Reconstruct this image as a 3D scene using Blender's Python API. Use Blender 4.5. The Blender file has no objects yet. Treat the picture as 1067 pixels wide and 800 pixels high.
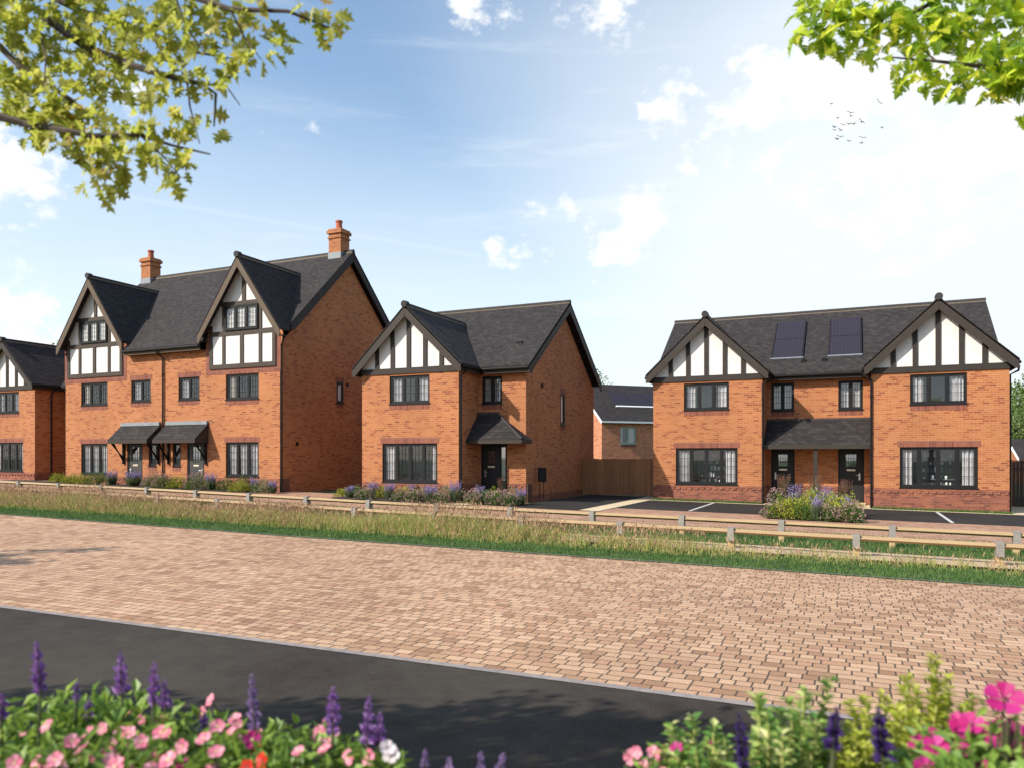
import bpy, math, random
from mathutils import Vector, Matrix, noise as mnoise
R = random.Random(11)
S = bpy.context.scene
COL = S.collection
PI = math.pi

# ------------------------------------------------------------------ camera geometry
F, CX, HY, EYE = 787.0, 533.5, 475.0, 1.7
ALPHA = math.atan2(891 - CX, F)
CA, SA = math.cos(ALPHA), math.sin(ALPHA)

def pt(x, y, D):
    """world point that lies D metres deep along the view axis, seen at photo pixel (x, y)"""
    u, v = (x - CX) / F, (HY - y) / F
    return Vector((D * (-SA + u * CA), D * (CA + u * SA), EYE + D * v))

def direction(x, y):
    return (pt(x, y, 1.0) - Vector((0, 0, EYE))).normalized()

PROFILE = [(-80, 1.1), (-34, .5), (-21, .27), (-11, .04), (-7, -.03), (5, -.22), (40, -.9), (80, -1.3)]
def prof(X):
    if X <= PROFILE[0][0]: return PROFILE[0][1]
    for (a, za), (b, zb) in zip(PROFILE, PROFILE[1:]):
        if X <= b: return za + (zb - za) * (X - a) / (b - a)
    return PROFILE[-1][1]
def terr(X, Y):
    s = min(max((Y - 5.4) / 10.0, 0.0), 1.0)
    return s * prof(X)

# ------------------------------------------------------------------ materials
def new_mat(name):
    m = bpy.data.materials.new(name); m.use_nodes = True
    nt = m.node_tree; b = nt.nodes['Principled BSDF']
    return m, nt, b
def N(nt, t, **kw):
    n = nt.nodes.new(t)
    for k, v in kw.items(): setattr(n, k, v)
    return n
def math_(nt, op, a, b=None, c=None, clamp=False):
    n = nt.nodes.new('ShaderNodeMath'); n.operation = op; n.use_clamp = clamp
    for i, x in enumerate((a, b, c)):
        if x is None: continue
        if isinstance(x, (int, float)): n.inputs[i].default_value = x
        else: nt.links.new(x, n.inputs[i])
    return n.outputs[0]
def vmath(nt, op, a, b=None, scale=None):
    n = nt.nodes.new('ShaderNodeVectorMath'); n.operation = op
    for i, x in enumerate((a, b)):
        if x is None: continue
        if isinstance(x, (tuple, list, Vector)): n.inputs[i].default_value = tuple(x)
        else: nt.links.new(x, n.inputs[i])
    if scale is not None: n.inputs['Scale'].default_value = scale
    return n
def mixc(nt, fac, a, b, blend='MIX'):
    n = nt.nodes.new('ShaderNodeMix'); n.data_type = 'RGBA'; n.blend_type = blend
    for sock, x in ((n.inputs[0], fac), (n.inputs[6], a), (n.inputs[7], b)):
        if isinstance(x, (int, float)): sock.default_value = x
        elif isinstance(x, (tuple, list)): sock.default_value = (*x[:3], 1)
        else: nt.links.new(x, sock)
    return n.outputs[2]
def ramp(nt, fac, stops, interp='LINEAR'):
    n = nt.nodes.new('ShaderNodeValToRGB'); cr = n.color_ramp; cr.interpolation = interp
    while len(cr.elements) < len(stops): cr.elements.new(0.5)
    for e, (p, c) in zip(cr.elements, stops):
        e.position = p; e.color = (*c, 1) if len(c) == 3 else c
    nt.links.new(fac, n.inputs[0]); return n.outputs[0]
def noise_tex(nt, vec, scale, detail=4, rough=.55, dims='3D'):
    n = N(nt, 'ShaderNodeTexNoise', noise_dimensions=dims)
    n.inputs['Scale'].default_value = scale; n.inputs['Detail'].default_value = detail
    n.inputs['Roughness'].default_value = rough
    if vec is not None: nt.links.new(vec, n.inputs['Vector'])
    return n.outputs['Fac']
def remap(nt, x, a, b, c=0.0, d=1.0, smooth=True):
    n = N(nt, 'ShaderNodeMapRange', interpolation_type='SMOOTHSTEP' if smooth else 'LINEAR')
    nt.links.new(x, n.inputs[0])
    for i, q in enumerate((a, b, c, d)): n.inputs[i + 1].default_value = q
    return n.outputs[0]
def bump(nt, b, h, strength=.4, dist=.01):
    n = N(nt, 'ShaderNodeBump'); n.inputs['Strength'].default_value = strength
    n.inputs['Distance'].default_value = dist
    nt.links.new(h, n.inputs['Height']); nt.links.new(n.outputs[0], b.inputs['Normal'])

def plain(name, col, rough=.5, var=.12, scale=3.0, metal=0.0, spec=.5, fine=0.0):
    m, nt, b = new_mat(name)
    tc = N(nt, 'ShaderNodeTexCoord').outputs['Object']
    f = noise_tex(nt, tc, scale, 5, .6)
    v = remap(nt, f, .25, .75, 1 - var, 1 + var, False)
    c = mixc(nt, 1.0, col, N(nt, 'ShaderNodeCombineColor').outputs[0], 'MULTIPLY')
    comb = nt.nodes[-2] if False else [n for n in nt.nodes if n.bl_idname == 'ShaderNodeCombineColor'][0]
    for i in range(3): nt.links.new(v, comb.inputs[i])
    nt.links.new(c, b.inputs['Base Color'])
    b.inputs['Roughness'].default_value = rough; b.inputs['Metallic'].default_value = metal
    b.inputs['Specular IOR Level'].default_value = spec
    if fine: bump(nt, b, noise_tex(nt, tc, 60, 3, .6), fine, .004)
    return m

def brick_mat(name, w, h, joint, cols, joint_col, rough=.85, bmp=.5, dist=.006, big=.10, fine=.12, offset=.5,
              jitter=0.0, bigscale=.5, wvar=0.0):
    """bricks, blocks or tiles in running bond laid out in metres on the UV map"""
    m, nt, b = new_mat(name)
    uv = N(nt, 'ShaderNodeUVMap').outputs[0]
    sep = N(nt, 'ShaderNodeSeparateXYZ'); nt.links.new(uv, sep.inputs[0])
    U, V = sep.outputs[0], sep.outputs[1]
    if jitter:
        nz = noise_tex(nt, uv, 2.2, 2, .5)
        V = math_(nt, 'ADD', V, math_(nt, 'MULTIPLY', math_(nt, 'SUBTRACT', nz, .5), jitter))
    vr = math_(nt, 'DIVIDE', V, h)
    row = math_(nt, 'FLOOR', vr)
    wr = N(nt, 'ShaderNodeTexWhiteNoise', noise_dimensions='1D'); nt.links.new(row, wr.inputs['W'])
    alt = math_(nt, 'MULTIPLY', math_(nt, 'MODULO', math_(nt, 'ABSOLUTE', row), 2.0), offset)
    alt = math_(nt, 'ADD', alt, math_(nt, 'MULTIPLY', wr.outputs[0], .22 if offset == .5 else 0))
    wid = w
    if wvar:
        w2 = N(nt, 'ShaderNodeTexWhiteNoise', noise_dimensions='1D'); nt.links.new(math_(nt, 'ADD', row, 37.3), w2.inputs['W'])
        wid = math_(nt, 'MULTIPLY', math_(nt, 'ADD', 1 - wvar, math_(nt, 'MULTIPLY', math_(nt, 'FLOOR', math_(nt, 'MULTIPLY', w2.outputs[0], 2.99)), wvar)), w)
    ur = math_(nt, 'ADD', math_(nt, 'DIVIDE', U, wid), alt)
    col = math_(nt, 'FLOOR', ur)
    fu = math_(nt, 'SUBTRACT', ur, col); fv = math_(nt, 'SUBTRACT', vr, row)
    eu = math_(nt, 'MULTIPLY', math_(nt, 'MINIMUM', fu, math_(nt, 'SUBTRACT', 1.0, fu)), wid)
    ev = math_(nt, 'MULTIPLY', math_(nt, 'MINIMUM', fv, math_(nt, 'SUBTRACT', 1.0, fv)), h)
    e = math_(nt, 'MINIMUM', eu, ev)
    face = remap(nt, e, joint * .35, joint * .65)
    cv = N(nt, 'ShaderNodeCombineXYZ'); nt.links.new(col, cv.inputs[0]); nt.links.new(row, cv.inputs[1])
    wn = N(nt, 'ShaderNodeTexWhiteNoise', noise_dimensions='2D'); nt.links.new(cv.outputs[0], wn.inputs['Vector'])
    c = ramp(nt, wn.outputs['Value'], cols)
    nf = noise_tex(nt, uv, 38.0, 4, .65)
    vf = remap(nt, nf, .3, .7, 1 - fine, 1 + fine, False)
    nb = noise_tex(nt, uv, bigscale, 4, .55)
    vb = remap(nt, nb, .3, .7, 1 - big, 1 + big, False)
    vv = math_(nt, 'MULTIPLY', vf, vb)
    cc = N(nt, 'ShaderNodeCombineColor')
    for i in range(3): nt.links.new(vv, cc.inputs[i])
    c = mixc(nt, 1.0, mixc(nt, face, joint_col, c), cc.outputs[0], 'MULTIPLY')
    nt.links.new(c, b.inputs['Base Color'])
    b.inputs['Roughness'].default_value = rough
    b.inputs['Specular IOR Level'].default_value = .3
    hgt = math_(nt, 'ADD', remap(nt, e, 0, joint * .9), math_(nt, 'MULTIPLY', nf, .25))
    hgt = math_(nt, 'ADD', hgt, math_(nt, 'MULTIPLY', wn.outputs['Value'], .3))
    bump(nt, b, hgt, bmp, dist)
    return m

def tile_mat(name, w, h, cols, rough=.85):
    """overlapping roof tiles: each course rises to a thick lower edge"""
    m, nt, b = new_mat(name)
    uv = N(nt, 'ShaderNodeUVMap').outputs[0]
    sep = N(nt, 'ShaderNodeSeparateXYZ'); nt.links.new(uv, sep.inputs[0])
    vr = math_(nt, 'DIVIDE', sep.outputs[1], h); row = math_(nt, 'FLOOR', vr)
    wr = N(nt, 'ShaderNodeTexWhiteNoise', noise_dimensions='1D'); nt.links.new(row, wr.inputs['W'])
    alt = math_(nt, 'ADD', math_(nt, 'MULTIPLY', math_(nt, 'MODULO', math_(nt, 'ABSOLUTE', row), 2.0), .5),
                math_(nt, 'MULTIPLY', wr.outputs[0], .15))
    ur = math_(nt, 'ADD', math_(nt, 'DIVIDE', sep.outputs[0], w), alt); col = math_(nt, 'FLOOR', ur)
    fu = math_(nt, 'SUBTRACT', ur, col); fv = math_(nt, 'SUBTRACT', vr, row)
    cv = N(nt, 'ShaderNodeCombineXYZ'); nt.links.new(col, cv.inputs[0]); nt.links.new(row, cv.inputs[1])
    wn = N(nt, 'ShaderNodeTexWhiteNoise', noise_dimensions='2D'); nt.links.new(cv.outputs[0], wn.inputs['Vector'])
    c = ramp(nt, wn.outputs['Value'], cols)
    gap = math_(nt, 'MULTIPLY', remap(nt, math_(nt, 'MINIMUM', fu, math_(nt, 'SUBTRACT', 1.0, fu)), .005, .03),
                remap(nt, fv, .02, .16))
    big = remap(nt, noise_tex(nt, uv, .7, 4, .6), .3, .7, .92, 1.08, False)
    cc = N(nt, 'ShaderNodeCombineColor')
    for i in range(3): nt.links.new(big, cc.inputs[i])
    c = mixc(nt, 1.0, mixc(nt, gap, (.012, .012, .013), c), cc.outputs[0], 'MULTIPLY')
    nt.links.new(c, b.inputs['Base Color']); b.inputs['Roughness'].default_value = rough
    b.inputs['Specular IOR Level'].default_value = .2
    hgt = math_(nt, 'ADD', math_(nt, 'MULTIPLY', math_(nt, 'SUBTRACT', 1.0, fv), .9), math_(nt, 'MULTIPLY', gap, .4))
    hgt = math_(nt, 'ADD', hgt, math_(nt, 'MULTIPLY', wn.outputs['Value'], .25))
    bump(nt, b, hgt, .7, .018)
    return m

def leaf_mat(name, stops, scale=2.5, rough=.5, trans=.35, spec=.3):
    m, nt, b = new_mat(name)
    geo = N(nt, 'ShaderNodeNewGeometry')
    tc = N(nt, 'ShaderNodeTexCoord').outputs['Object']
    f = math_(nt, 'ADD', math_(nt, 'MULTIPLY', geo.outputs['Random Per Island'], .65),
              math_(nt, 'MULTIPLY', noise_tex(nt, tc, scale, 3, .6), .5))
    c = ramp(nt, f, stops)
    nt.links.new(c, b.inputs['Base Color']); b.inputs['Roughness'].default_value = rough
    b.inputs['Specular IOR Level'].default_value = spec
    t = N(nt, 'ShaderNodeBsdfTranslucent'); nt.links.new(mixc(nt, .35, c, (.5, .6, .08)) if trans > .3 else c, t.inputs[0])
    mx = N(nt, 'ShaderNodeMixShader'); mx.inputs[0].default_value = trans
    nt.links.new(b.outputs[0], mx.inputs[1]); nt.links.new(t.outputs[0], mx.inputs[2])
    nt.links.new(mx.outputs[0], nt.nodes['Material Output'].inputs[0])
    return m

def glass_mat(name, tint=(.93, .94, .95), base=.09):
    m, nt, b = new_mat(name); nt.nodes.remove(b)
    tr = N(nt, 'ShaderNodeBsdfTransparent'); tr.inputs[0].default_value = (*tint, 1)
    gl = N(nt, 'ShaderNodeBsdfGlossy'); gl.inputs['Roughness'].default_value = .02
    gl.inputs[0].default_value = (.9, .93, 1, 1)
    fr = N(nt, 'ShaderNodeLayerWeight'); fr.inputs[0].default_value = .5
    tc = N(nt, 'ShaderNodeTexCoord').outputs['Object']
    bp = N(nt, 'ShaderNodeBump'); bp.inputs['Strength'].default_value = .05; bp.inputs['Distance'].default_value = .02
    nt.links.new(noise_tex(nt, tc, 1.5, 2, .5), bp.inputs['Height']); nt.links.new(bp.outputs[0], gl.inputs['Normal'])
    mx = N(nt, 'ShaderNodeMixShader')
    nt.links.new(math_(nt, 'ADD', math_(nt, 'MULTIPLY', math_(nt, 'POWER', fr.outputs['Facing'], 4.0), .85), base, clamp=True), mx.inputs[0])
    nt.links.new(tr.outputs[0], mx.inputs[1]); nt.links.new(gl.outputs[0], mx.inputs[2])
    nt.links.new(mx.outputs[0], nt.nodes['Material Output'].inputs[0])
    return m

def wood_mat(name, a, bcol, scale=(1, 1, 1), plank=0.0, rough=.7):
    m, nt, b = new_mat(name)
    tc = N(nt, 'ShaderNodeTexCoord').outputs['Object']
    mp = N(nt, 'ShaderNodeMapping'); mp.inputs['Scale'].default_value = scale; nt.links.new(tc, mp.inputs[0])
    f = noise_tex(nt, mp.outputs[0], 3.0, 5, .6)
    geo = N(nt, 'ShaderNodeNewGeometry')
    ff = math_(nt, 'ADD', math_(nt, 'MULTIPLY', f, .8), math_(nt, 'MULTIPLY', geo.outputs['Random Per Island'], .3))
    c = ramp(nt, ff, [(.25, a), (.8, bcol)])
    nt.links.new(c, b.inputs['Base Color']); b.inputs['Roughness'].default_value = rough
    bump(nt, b, f, .25, .005)
    return m

M = {}
M['brick'] = brick_mat('orange_brick', .225, .075, .016,
    [(0, (0.192, 0.053, 0.024)), (.10, (0.273, 0.074, 0.028)), (.24, (0.333, 0.107, 0.039)), (.5, (0.379, 0.134, 0.048)), (.8, (0.399, 0.151, 0.057)), (1, (0.348, 0.113, 0.040))],
    (0.389, 0.205, 0.106), bmp=.3, dist=.005, big=.12)
M['brick_red'] = brick_mat('red_plinth_brick', .225, .075, .011,
    [(0, (.13, .042, .028)), (.3, (.19, .058, .036)), (.7, (.24, .076, .044)), (1, (.29, .098, .048))], (.23, .135, .10), bmp=.35, dist=.005)
M['soldier'] = brick_mat('red_soldier_brick', .075, .4, .009,
    [(0, (.15, .048, .032)), (.4, (.20, .064, .040)), (1, (.25, .084, .050))], (.23, .135, .10), offset=0, bmp=.3, dist=.004)
M['brick_far'] = brick_mat('brown_red_brick', .225, .075, .011,
    [(0, (0.297, 0.098, 0.050)), (.4, (0.446, 0.161, 0.085)), (1, (0.540, 0.207, 0.110))], (0.513, 0.310, 0.200), bmp=.3, dist=.005)
M['tile'] = tile_mat('charcoal_roof_tile', .17, .115,
    [(0, (0.028, 0.023, 0.023)), (.5, (0.037, 0.032, 0.031)), (.85, (0.043, 0.038, 0.035)), (1, (0.054, 0.046, 0.042))])
M['tile_small'] = tile_mat('dark_porch_tile', .20, .16, [(0, (.024, .021, .020)), (.6, (.034, .030, .029)), (1, (.046, .040, .038))])
M['ridge'] = plain('ridge_clay', (.045, .041, .040), .8, .2, spec=.2)
M['mortar'] = plain('ridge_mortar', (.15, .12, .09), .9, .2, 8)
M['barge'] = plain('umber_barge_paint', (.042, .033, .027), .6, .1, spec=.2)
M['barge_brown'] = plain('brown_barge_paint', (.105, .074, .050), .6, .1, spec=.2)
M['timber'] = plain('dark_timber_paint', (.036, .029, .025), .6, .12, spec=.2)
M['timber_brown'] = plain('brown_timber_paint', (.058, .043, .033), .6, .12, spec=.2)
M['black'] = plain('black_gutter_plastic', (.012, .011, .011), .6, .1, spec=.15)
M['frame'] = plain('anthracite_frame', (.014, .0135, .014), .5, .08, spec=.2)
M['door'] = plain('anthracite_door', (.019, .0185, .019), .5, .1, spec=.25)
M['door_grey'] = plain('slate_grey_door', (.055, .052, .051), .5, .1, spec=.25)
M['render'] = plain('white_render', (.645, .61, .58), .9, .085, 3.0, fine=.6)
M['steel'] = plain('brushed_steel', (.62, .60, .57), .32, .05, metal=.9)
M['brass'] = plain('pale_letterplate', (.66, .56, .45), .4, .05, metal=.6)
M['lead'] = plain('lead_flashing', (.21, .225, .24), .55, .2, 5)
M['pot'] = plain('terracotta_pot', (.36, .085, .040), .75, .15)
M['pv'] = None
M['glass'] = glass_mat('window_glass')
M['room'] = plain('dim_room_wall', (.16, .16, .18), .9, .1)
M['curtain'] = plain('pale_curtain', (.50, .47, .465), .9, .06)
M['blind'] = plain('cream_blind', (.56, .48, .38), .9, .06)
M['white_paint'] = plain('white_paint', (.78, .78, .77), .5, .05)
M['sage'] = plain('sage_frame', (.30, .35, .27), .5, .08)
M['gate'] = wood_mat('brown_gate_board', (0.179, 0.073, 0.028), (0.341, 0.153, 0.060), (6, 6, .5))
M['gate_dark'] = wood_mat('dark_gate_board', (.022, .013, .009), (.042, .024, .016), (6, 6, .5))
M['rail'] = wood_mat('pale_rail_timber', (0.306, 0.201, 0.098), (0.416, 0.291, 0.156), (.8, 6, 6))
M['post'] = wood_mat('post_timber', (0.357, 0.238, 0.109), (0.527, 0.377, 0.203), (6, 6, .8))
M['zinc'] = plain('zinc_strap', (.29, .265, .235), .5, .2, 10, metal=.3)
M['vent'] = M['black']
M['meter'] = plain('brown_meter_box', (.10, .045, .030), .6, .1)

def pv_mat():
    m, nt, b = new_mat('solar_cells')
    uv = N(nt, 'ShaderNodeUVMap').outputs[0]
    sep = N(nt, 'ShaderNodeSeparateXYZ'); nt.links.new(uv, sep.inputs[0])
    def line(s, step, w):
        f = math_(nt, 'FRACT', math_(nt, 'DIVIDE', s, step))
        return remap(nt, math_(nt, 'MULTIPLY', math_(nt, 'MINIMUM', f, math_(nt, 'SUBTRACT', 1.0, f)), step), w * .6, w)
    g = math_(nt, 'MULTIPLY', line(sep.outputs[0], .125, .006), line(sep.outputs[1], .156, .004))
    c = mixc(nt, g, (.05, .046, .058), (.026, .021, .030))
    nt.links.new(c, b.inputs['Base Color']); b.inputs['Roughness'].default_value = .5; b.inputs['Specular IOR Level'].default_value = .25
    b.inputs['Coat Weight'].default_value = .0; b.inputs['Coat Roughness'].default_value = .05
    return m
M['pv'] = pv_mat()

def asphalt_mat(name, lo, hi, speck):
    m, nt, b = new_mat(name)
    tc = N(nt, 'ShaderNodeTexCoord').outputs['Object']
    big = noise_tex(nt, tc, .45, 5, .6); mid = noise_tex(nt, tc, 5.0, 5, .65); fin = noise_tex(nt, tc, 140.0, 3, .7)
    f = math_(nt, 'ADD', math_(nt, 'MULTIPLY', big, .55), math_(nt, 'ADD', math_(nt, 'MULTIPLY', mid, .25), math_(nt, 'MULTIPLY', fin, .35)))
    c = ramp(nt, f, [(.44, lo), (.66, hi)])
    vo = N(nt, 'ShaderNodeTexVoronoi'); vo.inputs['Scale'].default_value = 75; nt.links.new(tc, vo.inputs['Vector'])
    wn = N(nt, 'ShaderNodeTexWhiteNoise'); nt.links.new(vo.outputs['Position'], wn.inputs['Vector'])
    sp = math_(nt, 'MULTIPLY', remap(nt, vo.outputs['Distance'], .18, .3, 1, 0), math_(nt, 'GREATER_THAN', wn.outputs['Value'], .93))
    c = mixc(nt, sp, c, speck)
    nt.links.new(c, b.inputs['Base Color']); b.inputs['Roughness'].default_value = .9
    b.inputs['Specular IOR Level'].default_value = .12
    bump(nt, b, math_(nt, 'ADD', fin, math_(nt, 'MULTIPLY', mid, .5)), .55, .006)
    return m
M['asphalt'] = asphalt_mat('asphalt', (0.030, 0.023, 0.020), (0.063, 0.055, 0.045), (0.187, 0.153, 0.119))
M['asphalt_drive'] = asphalt_mat('drive_asphalt', (0.022, 0.021, 0.020), (0.042, 0.037, 0.034), (0.096, 0.086, 0.074))
PAVE = [(0, (0.291, 0.160, 0.090)), (.12, (0.370, 0.213, 0.125)), (.38, (0.446, 0.271, 0.162)), (.62, (0.491, 0.311, 0.192)), (.82, (0.536, 0.349, 0.219)), (1, (0.414, 0.227, 0.138))]
M['paver'] = brick_mat('tan_block_paving', .170, .135, .013, PAVE, (.105, .075, .054), bmp=.7, dist=.010, big=.12, fine=.2, jitter=.012, bigscale=.35, wvar=.28)
M['paver_small'] = brick_mat('drive_block_paving', .21, .14, .014,
    [(0, (0.300, 0.157, 0.096)), (.4, (0.375, 0.214, 0.137)), (1, (0.450, 0.275, 0.184))], (0.163, 0.092, 0.059), bmp=.5, dist=.006, big=.1, fine=.12)
M['kerb'] = plain('pale_granite_channel', (.25, .215, .20), .85, .3, 9, fine=.5)
M['edge'] = plain('grey_edging', (.13, .12, .11), .85, .2, 6)
M['flag'] = plain('buff_flagstone', (.58, .465, .30), .85, .12, 2)
M['gravel'] = plain('sandy_path', (.47, .345, .22), .95, .16, 9, fine=.6)
M['line'] = plain('worn_white_line', (.50, .50, .49), .8, .15, 6)
M['soil'] = plain('dark_soil', (.035, .024, .016), .95, .3, 9, fine=.8)

def ground_mat():
    m, nt, b = new_mat('turf_ground')
    tc = N(nt, 'ShaderNodeTexCoord').outputs['Object']
    f = math_(nt, 'ADD', math_(nt, 'MULTIPLY', noise_tex(nt, tc, .6, 5, .6), .6), math_(nt, 'MULTIPLY', noise_tex(nt, tc, 18, 4, .6), .4))
    c = ramp(nt, f, [(.3, (.035, .062, .016)), (.55, (.06, .095, .026)), (.75, (.13, .12, .05))])
    nt.links.new(c, b.inputs['Base Color']); b.inputs['Roughness'].default_value = .95
    return m
M['turf'] = ground_mat()
M['lawn'] = leaf_mat('lawn_blade', [(.15, (0.037, 0.084, 0.021)), (.5, (0.071, 0.147, 0.033)), (.9, (0.145, 0.231, 0.053))], 1.2, .6, .3)
M['meadow_green'] = leaf_mat('meadow_blade', [(.15, (0.133, 0.200, 0.043)), (.5, (0.296, 0.338, 0.087)), (.9, (0.504, 0.461, 0.141))], .8, .7, .3)
M['meadow_dry'] = leaf_mat('dry_stalk', [(.15, (0.389, 0.265, 0.116)), (.5, (0.557, 0.386, 0.185)), (.9, (0.696, 0.503, 0.254))], .9, .8, .3)
M['seed'] = leaf_mat('seed_head', [(.15, (0.287, 0.163, 0.095)), (.5, (0.414, 0.252, 0.150)), (.9, (0.517, 0.336, 0.200))], .9, .85, .3)

# ------------------------------------------------------------------ mesh building
OFF = {}
class MB:
    def __init__(s): s.v = []; s.f = []; s.m = []
    def poly(s, pts, m=0):
        k = len(s.v); s.v.extend([tuple(p) for p in pts]); s.f.append(tuple(range(k, k + len(pts)))); s.m.append(m)
    def box(s, x0, x1, y0, y1, z0, z1, m=0):
        k = len(s.v)
        s.v += [(x0, y0, z0), (x1, y0, z0), (x1, y1, z0), (x0, y1, z0), (x0, y0, z1), (x1, y0, z1), (x1, y1, z1), (x0, y1, z1)]
        for q in ((0, 3, 2, 1), (4, 5, 6, 7), (0, 1, 5, 4), (1, 2, 6, 5), (2, 3, 7, 6), (3, 0, 4, 7)):
            s.f.append(tuple(k + i for i in q)); s.m.append(m)
        return s
    def prism(s, pts, d, m=0):
        n = len(pts); k = len(s.v); d = Vector(d)
        a = [Vector(p) for p in pts]
        s.v += [tuple(p) for p in a] + [tuple(p + d) for p in a]
        s.f.append(tuple(range(k, k + n))); s.m.append(m)
        s.f.append(tuple(range(k + 2 * n - 1, k + n - 1, -1))); s.m.append(m)
        for i in range(n):
            j = (i + 1) % n
            s.f.append((k + i, k + j, k + n + j, k + n + i)); s.m.append(m)
        return s
    def tube(s, pts, r, n=8, m=0, cap=True):
        pts = [Vector(p) for p in pts]
        rs = r if isinstance(r, (list, tuple)) else [r] * len(pts)
        k0 = len(s.v); prev = None
        for i, p in enumerate(pts):
            d = (pts[min(i + 1, len(pts) - 1)] - pts[max(i - 1, 0)])
            d = d.normalized() if d.length > 1e-9 else Vector((0, 0, 1))
            if prev is None:
                a = d.cross(Vector((0, 0, 1)))
                if a.length < .05: a = d.cross(Vector((1, 0, 0)))
                a.normalize()
            else:
                a = prev - d * prev.dot(d)
                a = a.normalized() if a.length > 1e-6 else d.orthogonal().normalized()
            prev = a; c = d.cross(a)
            for j in range(n):
                t = 2 * PI * j / n
                s.v.append(tuple(p + (a * math.cos(t) + c * math.sin(t)) * rs[i]))
        for i in range(len(pts) - 1):
            for j in range(n):
                q = (j + 1) % n
                s.f.append((k0 + i * n + j, k0 + i * n + q, k0 + (i + 1) * n + q, k0 + (i + 1) * n + j)); s.m.append(m)
        if cap:
            s.f.append(tuple(k0 + j for j in range(n - 1, -1, -1))); s.m.append(m)
            k1 = k0 + (len(pts) - 1) * n
            s.f.append(tuple(k1 + j for j in range(n))); s.m.append(m)
        return s
    def build(s, name, mats, parent=None, loc=None, rz=0.0, smooth=False, bevel=0.0, uv=True):
        me = bpy.data.meshes.new(name)
        o = bpy.data.objects.new(name, me); COL.objects.link(o)
        off = Vector((0, 0, 0))
        if parent is not None and loc is None: off = OFF.get(parent.name, off)
        elif parent is None and loc is not None: off = Vector(loc)
        V = [(x - off[0], y - off[1], z - off[2]) for x, y, z in s.v] if off.length > 0 else s.v
        me.from_pydata(V, [], s.f)
        if not isinstance(mats, (list, tuple)): mats = [mats]
        for q in mats: me.materials.append(q)
        if len(mats) > 1: me.polygons.foreach_set('material_index', s.m)
        if smooth: me.polygons.foreach_set('use_smooth', [True] * len(s.f))
        if uv:
            ul = me.uv_layers.new(name='UVMap').data
            Zv = Vector((0, 0, 1))
            for p in me.polygons:
                n = p.normal
                if abs(n.z) > .98: t, b = Vector((1, 0, 0)), Vector((0, 1, 0))
                else:
                    t = Zv.cross(n).normalized(); b = n.cross(t)
                    if b.z < 0: b = -b
                for li in p.loop_indices:
                    c = me.vertices[me.loops[li].vertex_index].co
                    ul[li].uv = (c.dot(t), c.dot(b))
        if parent is not None: o.parent = parent
        if loc is not None: o.location = loc
        o.rotation_euler = (0, 0, rz)
        if bevel:
            md = o.modifiers.new('bevel', 'BEVEL'); md.width = bevel; md.segments = 2; md.limit_method = 'ANGLE'
        return o

def tag(o, label=None, cat=None, group=None, kind=None):
    if label: o['label'] = label
    if cat: o['category'] = cat
    if group: o['group'] = group
    if kind: o['kind'] = kind
    return o
def thing(name, label, cat, loc=(0, 0, 0), rz=0.0, group=None):
    o = bpy.data.objects.new(name, None); COL.objects.link(o)
    o.empty_display_size = .2
    o.location = loc; o.rotation_euler = (0, 0, rz)
    tag(o, label, cat, group)
    OFF[o.name] = Vector(loc) if rz == 0 else Vector((0, 0, 0))
    return o

# ------------------------------------------------------------------ ground sheets
def sheet(name, x0, x1, y0, y1, dz, mat, step=1.0, poly=None):
    mb = MB()
    bx = sorted({x0, x1, *[a for a, _ in PROFILE if x0 < a < x1], *[x0 + (x1 - x0) * i / max(1, int((x1 - x0) / step)) for i in range(int((x1 - x0) / step) + 1)]})
    by = sorted({y0, y1, *[a for a in (5.4, 15.4) if y0 < a < y1], *[y0 + (y1 - y0) * i / max(1, int((y1 - y0) / step)) for i in range(int((y1 - y0) / step) + 1)]})
    idx = {}
    for j, y in enumerate(by):
        for i, x in enumerate(bx):
            idx[i, j] = len(mb.v); mb.v.append((x, y, terr(x, y) + dz))
    for j in range(len(by) - 1):
        for i in range(len(bx) - 1):
            mb.f.append((idx[i, j], idx[i + 1, j], idx[i + 1, j + 1], idx[i, j + 1])); mb.m.append(0)
    # sheets stay UV-mapped in plan so courses run along the street
    o = mb.build(name, mat, uv=False)
    ul = o.data.uv_layers.new(name='UVMap').data
    for l in o.data.loops:
        c = o.data.vertices[l.vertex_index].co; ul[l.index].uv = (c.x, c.y)
    return tag(o, kind='structure')

def big_ground():
    mb = MB()
    xs = [-900, -400, -200, -120] + [x for x, _ in PROFILE] + [120, 200, 400, 900]
    xs = sorted(set(xs)); ys = [-300, -100, -40, -10, 0, 5.4, 8, 10.4, 12.4, 15.4, 20, 30, 45, 80, 150, 300, 900]
    idx = {}
    for j, y in enumerate(ys):
        for i, x in enumerate(xs):
            idx[i, j] = len(mb.v); mb.v.append((x, y, terr(x, y) - .03))
    for j in range(len(ys) - 1):
        for i in range(len(xs) - 1):
            mb.f.append((idx[i, j], idx[i + 1, j], idx[i + 1, j + 1], idx[i, j + 1])); mb.m.append(0)
    return tag(mb.build('ground', M['turf']), kind='structure')
big_ground()
sheet('asphalt_road', -60, 40, -6, 5.44, 0.0, M['asphalt'], 2)
sheet('road_channel', -60, 40, 5.34, 5.43, .006, M['kerb'], 2)
sheet('block_paved_road', -60, 40, 5.40, 12.42, .003, M['paver'], 1)
sheet('road_edging', -60, 40, 12.38, 12.44, .025, M['edge'], 2)
sheet('gravel_path', -60, 20, 14.75, 16.0, .01, M['gravel'], 2)
sheet('block_paved_drive', -60, 20, 19.1, 24.4, .0, M['paver_small'], 1)
sheet('parking_bay_asphalt', -7.3, 8.5, 24.4, 29.05, .006, M['asphalt_drive'], 1)
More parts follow.
